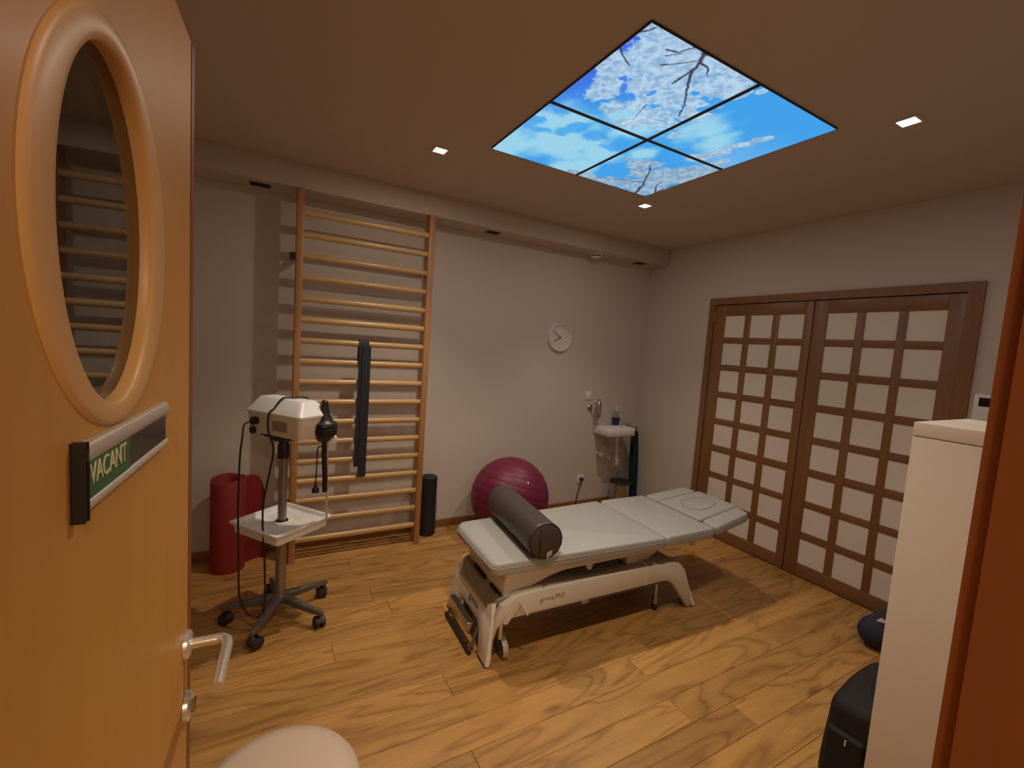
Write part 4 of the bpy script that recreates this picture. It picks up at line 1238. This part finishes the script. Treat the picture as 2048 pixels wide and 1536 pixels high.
cc = [P0 - dd * (0.0158 - 0.011 * abs(s) ** 2.2) + Vector((0, 0, 1)) * (0.088 * s) + Vector((-0.045 * (1 - s * s * 0.2), 0, 0)) for s in np.linspace(-0.85, 0.85, 13)]
tube(bm, cc, 0.002, 5, smooth=False)
obj('end_seam', bm, M['black_fabric'], bo)
bm = NB()
tp = [(-0.002, -0.062), (0.032, -0.052), (0.030, -0.080), (0.012, -0.088), (-0.002, -0.102)]
q0 = P0 - dd * 0.0165
A = [bm.verts.new(q0 + Vector((px, -0.002 - 0.05 * abs(pz + 0.062), pz + 0.012))) for px, pz in tp]
bm.faces.new(A)
bmesh.ops.solidify(bm, geom=bm.faces[:], thickness=0.0012)
obj('care_tag', bm, M['label_white'], bo, smooth=False, label='small white care tag')

# ------------------------------------------------------------------ massage device on a rolling stand
SC = Vector((0.108, 2.70, 0))
ms = thing('massage_device', 'white massage device on a rolling pole stand with a five arm base', 'massage device', SC)
ub = Vector((0.60, -0.80, 0)); vb = Vector((0.80, 0.60, 0))     # box long axis, width axis
def sp(u, v, z): return SC + ub * u + vb * v + Vector((0, 0, z))
def sbox(u0, u1, v0, v1, z0, z1, bev=0.004):
    b = NB(); box(b, u0, u1, v0, v1, z0, z1, bev)
    bmesh.ops.transform(b, matrix=basis(SC, ub, vb, (0, 0, 1)), verts=b.verts[:])
    return b
obj('mast', rod(NB(), (SC.x, SC.y, 0.125), (SC.x, SC.y, 0.56), 0.0275, n=24), M['pole'], ms)
obj('upper_mast', rod(NB(), (SC.x, SC.y, 0.55), (SC.x, SC.y, 0.955), 0.0225, n=24), M['pole'], ms)
obj('clamp_sleeve', lathe(NB(), [(0.030, 0.0), (0.031, 0.004), (0.031, 0.070), (0.024, 0.090), (0.024, 0.095)], (SC.x, SC.y, 0.925), (0, 0, 1), 24), M['black'], ms)
hb = obj('head_plate', lathe(NB(), [(0.028, 0.0), (0.060, 0.014), (0.074, 0.032), (0.074, 0.048)], (SC.x, SC.y, 1.015), (0, 0, 1), 28), M['black'], ms)
obj('cross_bar', sbox(-0.115, 0.115, -0.055, -0.035, 1.044, 1.062, 0.003), M['black'], hb)
obj('clamp_knob', lathe(NB(), [(0.0, 0), (0.018, 0), (0.020, 0.008), (0.016, 0.018), (0.0, 0.018)], sp(-0.06, -0.05, 1.045), (0, 0, 1), 14), M['black'], hb)
# housing
bm = NB()
hb0, hb1, hw = -0.165, 0.235, 0.105
foot = [(hb0 + 0.02, -hw + 0.012), (hb1 - 0.03, -hw + 0.012), (hb1 - 0.012, 0), (hb1 - 0.03, hw - 0.012), (hb0 + 0.02, hw - 0.012)]
A = []
lev = [(1.066, 0.88), (1.074, 0.93), (1.178, 1.0)]
rings = []
cu_ = (hb0 + hb1) / 2
rect = round_poly([(hb0, -hw), (hb1, -hw), (hb1, hw), (hb0, hw)], 0.025, 4)
for z, k in lev:
    rings.append([bm.verts.new(sp(cu_ + (p[0] - cu_) * (k * 0.5 + 0.5), p[1] * k, z)) for p in rect])
n = len(rect)
for a, b in zip(rings, rings[1:]):
    for k in range(n): bm.faces.new((a[k], a[(k + 1) % n], b[(k + 1) % n], b[k]))
bm.faces.new(rings[0][::-1]); bm.faces.new(rings[-1])
hs_ = obj('housing', bm, M['cream'], ms, angle=35)
bm = NB(); rings = []
for z, ins, iu in ((1.1785, -0.004, -0.004), (1.188, -0.004, -0.004), (1.192, 0.0, 0.0), (1.255, 0.052, 0.050), (1.259, 0.060, 0.062)):
    rr_ = round_poly([(hb0 + ins * 0.45, -hw + ins), (hb1 - iu, -hw + ins), (hb1 - iu, hw - ins), (hb0 + ins * 0.45, hw - ins)], 0.02, 4)
    rings.append([bm.verts.new(sp(p[0], p[1], z)) for p in rr_])
for a, b in zip(rings, rings[1:]):
    for k in range(n): bm.faces.new((a[k], a[(k + 1) % n], b[(k + 1) % n], b[k]))
bm.faces.new(rings[0][::-1]); bm.faces.new(rings[-1])
obj('lid', bm, M['white'], hs_, angle=30, label='white lid with sloping sides')
obj('type_plate', sbox(0.045, 0.145, -hw - 0.0015, -hw + 0.006, 1.098, 1.150, 0.0005), M['label_grey'], hs_, smooth=False, label='printed grey type plate')
obj('plug', lathe(NB(), [(0.022, 0.0), (0.022, 0.022), (0.014, 0.030), (0.0, 0.032)], sp(-0.085, -hw + 0.002, 1.135), -vb, 16), M['black'], hs_)
obj('foot_knob', lathe(NB(), [(0.018, 0.0), (0.020, 0.01), (0.020, 0.022), (0.0, 0.026)], sp(-0.11, -hw + 0.015, 1.080), -vb, 16), M['black'], hs_)
# tray
bm = NB()
tu, tv = 0.178, 0.172
rings = []
for z, d in ((0.515, 0.016), (0.520, 0.010), (0.570, 0.003), (0.571, -0.010), (0.580, -0.010), (0.581, 0.004), (0.560, 0.012), (0.556, 0.02)):
    rr_ = round_poly([(-tu + d, -tv + d), (tu - d, -tv + d), (tu - d, tv - d), (-tu + d, tv - d)], 0.018, 4)
    rings.append([bm.verts.new(sp(p[0], p[1], z)) for p in rr_])
n = len(rings[0])
for a, b in zip(rings, rings[1:]):
    for k in range(n): bm.faces.new((a[k], a[(k + 1) % n], b[(k + 1) % n], b[k]))
bm.faces.new(rings[0][::-1]); bm.faces.new(rings[-1])
ty = obj('tray', bm, M['white'], ms, angle=40)
obj('tray_collar', lathe(NB(), [(0.045, 0.5565), (0.045, 0.562), (0.036, 0.566), (0.024, 0.566)], (SC.x, SC.y, 0), (0, 0, 1), 28, close=False), M['white'], ty)
obj('collar_gap', lathe(NB(), [(0.034, 0.5662), (0.0275, 0.574), (0.0235, 0.574)], (SC.x, SC.y, 0), (0, 0, 1), 28, close=False), M['black'], ty)
obj('paper_slip', sbox(0.04, 0.10, 0.02, 0.12, 0.5565, 0.558, 0.0003), M['label_white'], ty, smooth=False)
# star base
obj('base_hub', lathe(NB(), [(0.0, 0.095), (0.040, 0.098), (0.046, 0.118), (0.036, 0.140), (0.028, 0.146)], (SC.x, SC.y, 0), (0, 0, 1), 24), M['star'], ms)
for k in range(5):
    a = math.radians(26 + 72 * k)
    d = Vector((math.cos(a), math.sin(a), 0)); s = Vector((-d.y, d.x, 0))
    bm = NB(); rings = []
    for r, hw_, zt, zb in ((0.028, 0.024, 0.140, 0.100), (0.12, 0.020, 0.128, 0.092), (0.275, 0.013, 0.104, 0.080), (0.290, 0.010, 0.100, 0.082)):
        rings.append([bm.verts.new(SC + d * r + s * q * hw_ + Vector((0, 0, z))) for q, z in ((-1, zb), (1, zb), (1, zt - 0.008), (0.6, zt), (-0.6, zt), (-1, zt - 0.008))])
    for p, q in zip(rings, rings[1:]):
        for j in range(6): bm.faces.new((p[j], p[(j + 1) % 6], q[(j + 1) % 6], q[j]))
    bm.faces.new(rings[0]); bm.faces.new(rings[-1][::-1])
    arm = obj('base_arm', bm, M['star'], ms, angle=30)
    pe = SC + d * 0.277
    rod_ = rod(NB(), pe + Vector((0, 0, 0.090)), pe + Vector((0, 0, 0.055)), 0.008, n=10)
    obj('castor_stem', rod_, M['star'], arm)
    ca = a + math.radians(60)
    ax = Vector((math.cos(ca), math.sin(ca), 0)); fw = Vector((-ax.y, ax.x, 0)) * 0.016
    bm = NB()
    for q in (-0.017, 0.017):
        lathe(bm, [(0.0, -0.012), (0.024, -0.012), (0.031, -0.008), (0.031, 0.008), (0.024, 0.012), (0.0, 0.012)], pe + fw + ax * q + Vector((0, 0, 0.031)), ax, 22)
    obj('castor', bm, M['black_rubber'], arm)
    bm = NB(); n_ = 9; A = []
    for i in range(n_ + 1):
        t = math.radians(15 + 150 * i / n_)
        fd = fw.normalized()
        A.append([bm.verts.new(pe + fw + ax * q + fd * 0.034 * math.cos(t) + Vector((0, 0, 0.031 + 0.034 * math.sin(t)))) for q in (-0.022, 0.022)])
    for p, q in zip(A, A[1:]): bm.faces.new((p[0], p[1], q[1], q[0]))
    bmesh.ops.solidify(bm, geom=bm.faces[:], thickness=0.003)
    obj('castor_hood', bm, M['star'], arm)
# applicator head hanging at the right end
AC = Vector((0.295, 2.565, 0))
ap = obj('applicator', lathe(NB(), [(0.0, 1.035), (0.030, 1.040), (0.052, 1.068), (0.052, 1.074), (0.064, 1.076), (0.070, 1.095), (0.070, 1.112), (0.064, 1.118), (0.070, 1.124), (0.066, 1.140), (0.048, 1.150), (0.040, 1.160), (0.022, 1.215), (0.018, 1.255), (0.012, 1.262), (0.0, 1.262)], AC, (0, 0, 1), 32), M['black'], ms, label='black ribbed applicator head with a cone on top', angle=30)
obj('applicator_hook', tube(NB(), [sp(0.225, 0.03, 1.10), sp(0.255, 0.035, 1.075), AC + Vector((0, 0, 1.055))], 0.016, 10), M['black'], ap)
bm = NB(); box(bm, AC.x + 0.01, AC.x + 0.07, AC.y + 0.0, AC.y + 0.05, 1.018, 1.060, 0.006)
obj('holder_clip', bm, M['white'], ap)
obj('grip', tube(NB(), [AC + Vector((0.004, 0, 1.05)), AC + Vector((0.006, 0, 0.95)), AC + Vector((0.012, 0, 0.85)), AC + Vector((0.014, 0, 0.755))], 0.0135, 12), M['black'], ap)
obj('steel_rod', rod(NB(), AC + Vector((0.022, 0.02, 1.02)), AC + Vector((0.030, 0.02, 0.585)), 0.0065, n=10), M['chrome'], ap)
obj('side_cable', tube(NB(), [AC + Vector((-0.005, 0, 1.010)), AC + Vector((-0.028, 0, 1.0)), AC + Vector((-0.030, 0, 0.92)), AC + Vector((-0.034, 0, 0.80))], 0.0035, 6), M['black'], ap)
obj('side_plug', lathe(NB(), [(0.0, 0.0), (0.018, 0.004), (0.020, 0.018), (0.010, 0.034), (0.006, 0.052)], AC + Vector((-0.033, 0, 0.752)), (0, 0, 1), 16), M['black'], ap)
# mains lead: from plug down in a loop and back up over the lid
q1 = sp(-0.085, -hw - 0.028, 1.133)
obj('mains_cable', tube(NB(), [q1, q1 + Vector((-0.03, -0.025, -0.012)), (-0.085, 2.60, 1.07), (-0.095, 2.60, 0.95), (-0.098, 2.59, 0.70), (-0.092, 2.59, 0.42), (-0.085, 2.59, 0.22), (-0.045, 2.58, 0.125), (0.002, 2.57, 0.10), (0.03, 2.56, 0.16), (0.026, 2.55, 0.40), (0.012, 2.55, 0.68), (0.035, 2.56, 0.86), (0.055, 2.57, 1.00), sp(0.025, -hw - 0.012, 1.10), sp(0.028, -hw - 0.012, 1.185), sp(0.036, -hw + 0.012, 1.212), sp(0.050, -hw + 0.050, 1.264), sp(0.075, 0.0, 1.266), sp(0.10, 0.048, 1.266), sp(0.115, hw - 0.02, 1.226), sp(0.12, hw + 0.004, 1.17)], 0.0048, 8), M['black'], ms)

# ------------------------------------------------------------------ stool in the foreground
TS = Vector((0.050, 1.133, 0))
sl = thing('stool', 'round cream upholstered stool beside the open door', 'stool', TS)
obj('seat', lathe(NB(), [(0.0, 0.425), (0.165, 0.425), (0.188, 0.435), (0.197, 0.455), (0.196, 0.474), (0.186, 0.490), (0.155, 0.499), (0.08, 0.503), (0.0, 0.504)], TS, (0, 0, 1), 48), M['stool'], sl, angle=60)
obj('gas_column', lathe(NB(), [(0.028, 0.09), (0.028, 0.26), (0.018, 0.262), (0.018, 0.40), (0.05, 0.404), (0.05, 0.4245)], TS, (0, 0, 1), 20), M['chrome'], sl)
for k in range(5):
    a = math.radians(60 + 72 * k)
    d = Vector((math.cos(a), math.sin(a), 0))
    lg = obj('leg', tube(NB(), [TS + d * 0.02 + Vector((0, 0, 0.11)), TS + d * 0.10 + Vector((0, 0, 0.095)), TS + d * 0.19 + Vector((0, 0, 0.062))], 0.013, 10), M['chrome'], sl)
    obj('castor', lathe(NB(), [(0.0, -0.014), (0.020, -0.014), (0.025, -0.008), (0.025, 0.008), (0.020, 0.014), (0, 0.014)], TS + d * 0.19 + Vector((0, 0, 0.025)), Vector((-d.y, d.x, 0)), 18), M['black_rubber'], lg)

# ------------------------------------------------------------------ white cabinet, bag, navy bolster on the right
cb = thing('cabinet', 'tall white cabinet with a thick top just inside the doorway', 'cabinet', (1.97, 0.37, 0))
obj('carcass', box(NB(), 1.756, 2.187, 0.171, 0.577, 0.06, 1.431, 0.0015), M['cabinet'], cb)
obj('plinth', box(NB(), 1.775, 2.17, 0.18, 0.55, 0.0, 0.0595), M['cabinet'], cb, smooth=False)
obj('top', box(NB(), 1.755, 2.188, 0.170, 0.578, 1.434, 1.476, 0.002), M['cabinet'], cb)
obj('seam', box(NB(), 1.760, 2.182, 0.175, 0.573, 1.4305, 1.4345), M['ink_grey'], cb, smooth=False)
bg_ = thing('bag', 'black fabric bag on the floor behind the white cabinet', 'bag', (2.13, 0.72, 0))
def softbox(x0, x1, y0, y1, z0, z1, r, seed, amp=0.006):
    b = NB(); box(b, x0, x1, y0, y1, z0, z1, r, 5)
    bmesh.ops.subdivide_edges(b, edges=[e for e in b.edges if e.calc_length() > 0.06], cuts=3, use_grid_fill=True)
    rs = random.Random(seed)
    for v in b.verts:
        v.co += Vector((math.sin(v.co.z * 21 + seed), math.sin(v.co.x * 17 + seed), math.sin(v.co.y * 23))) * amp * (0 if v.co.z < 0.03 else 1)
    return b
bm = softbox(1.985, 2.36, 0.625, 0.800, 0.002, 0.345, 0.045, 2)
for v in bm.verts:
    v.co.x -= 0.05 * (1 - v.co.z / 0.345) * (1 if v.co.x < 2.10 else 0.2)
    v.co.z += 0.14 * max(0, v.co.x - 2.0) * (v.co.z / 0.345)
obj('body', bm, M['black_fabric'], bg_, angle=70)
bm = softbox(1.946, 1.985, 0.650, 0.775, 0.05, 0.24, 0.014, 4, 0.003)
pk = obj('side_pocket', bm, M['black_fabric'], bg_, angle=70)
obj('zip_pull', box(NB(), 1.9415, 1.9465, 0.700, 0.706, 0.205, 0.228, 0.001), M['chrome'], pk)
obj('carry_strap', tube(NB(), [(2.12, 0.70, 0.35), (2.16, 0.71, 0.385), (2.22, 0.71, 0.400), (2.28, 0.71, 0.395), (2.32, 0.70, 0.375)], 0.010, 8), M['black_fabric'], bg_)

nb_ = thing('floor_bolster', 'navy blue cushion roll lying on the floor in front of the lattice doors', 'bolster', (3.30, 1.085, 0))
obj('cover', lathe(NB(), [(0.0, 0.0), (0.032, 0.003), (0.062, 0.016), (0.082, 0.045), (0.089, 0.085), (0.090, 0.43), (0.080, 0.47), (0.0, 0.485)], (3.105, 1.085, 0.090), (1, -0.05, 0), 36), M['navy'], nb_, angle=60)
bm = NB(); A = [bm.verts.new(p) for p in ((3.145, 1.075, 0.168), (3.190, 1.070, 0.180), (3.185, 1.045, 0.178), (3.160, 1.040, 0.170))]
bm.faces.new(A); bmesh.ops.solidify(bm, geom=bm.faces[:], thickness=0.002)
for v in bm.verts: v.co.z += 0.006
obj('care_tag', bm, M['label_white'], nb_, smooth=False, label='small white tag')
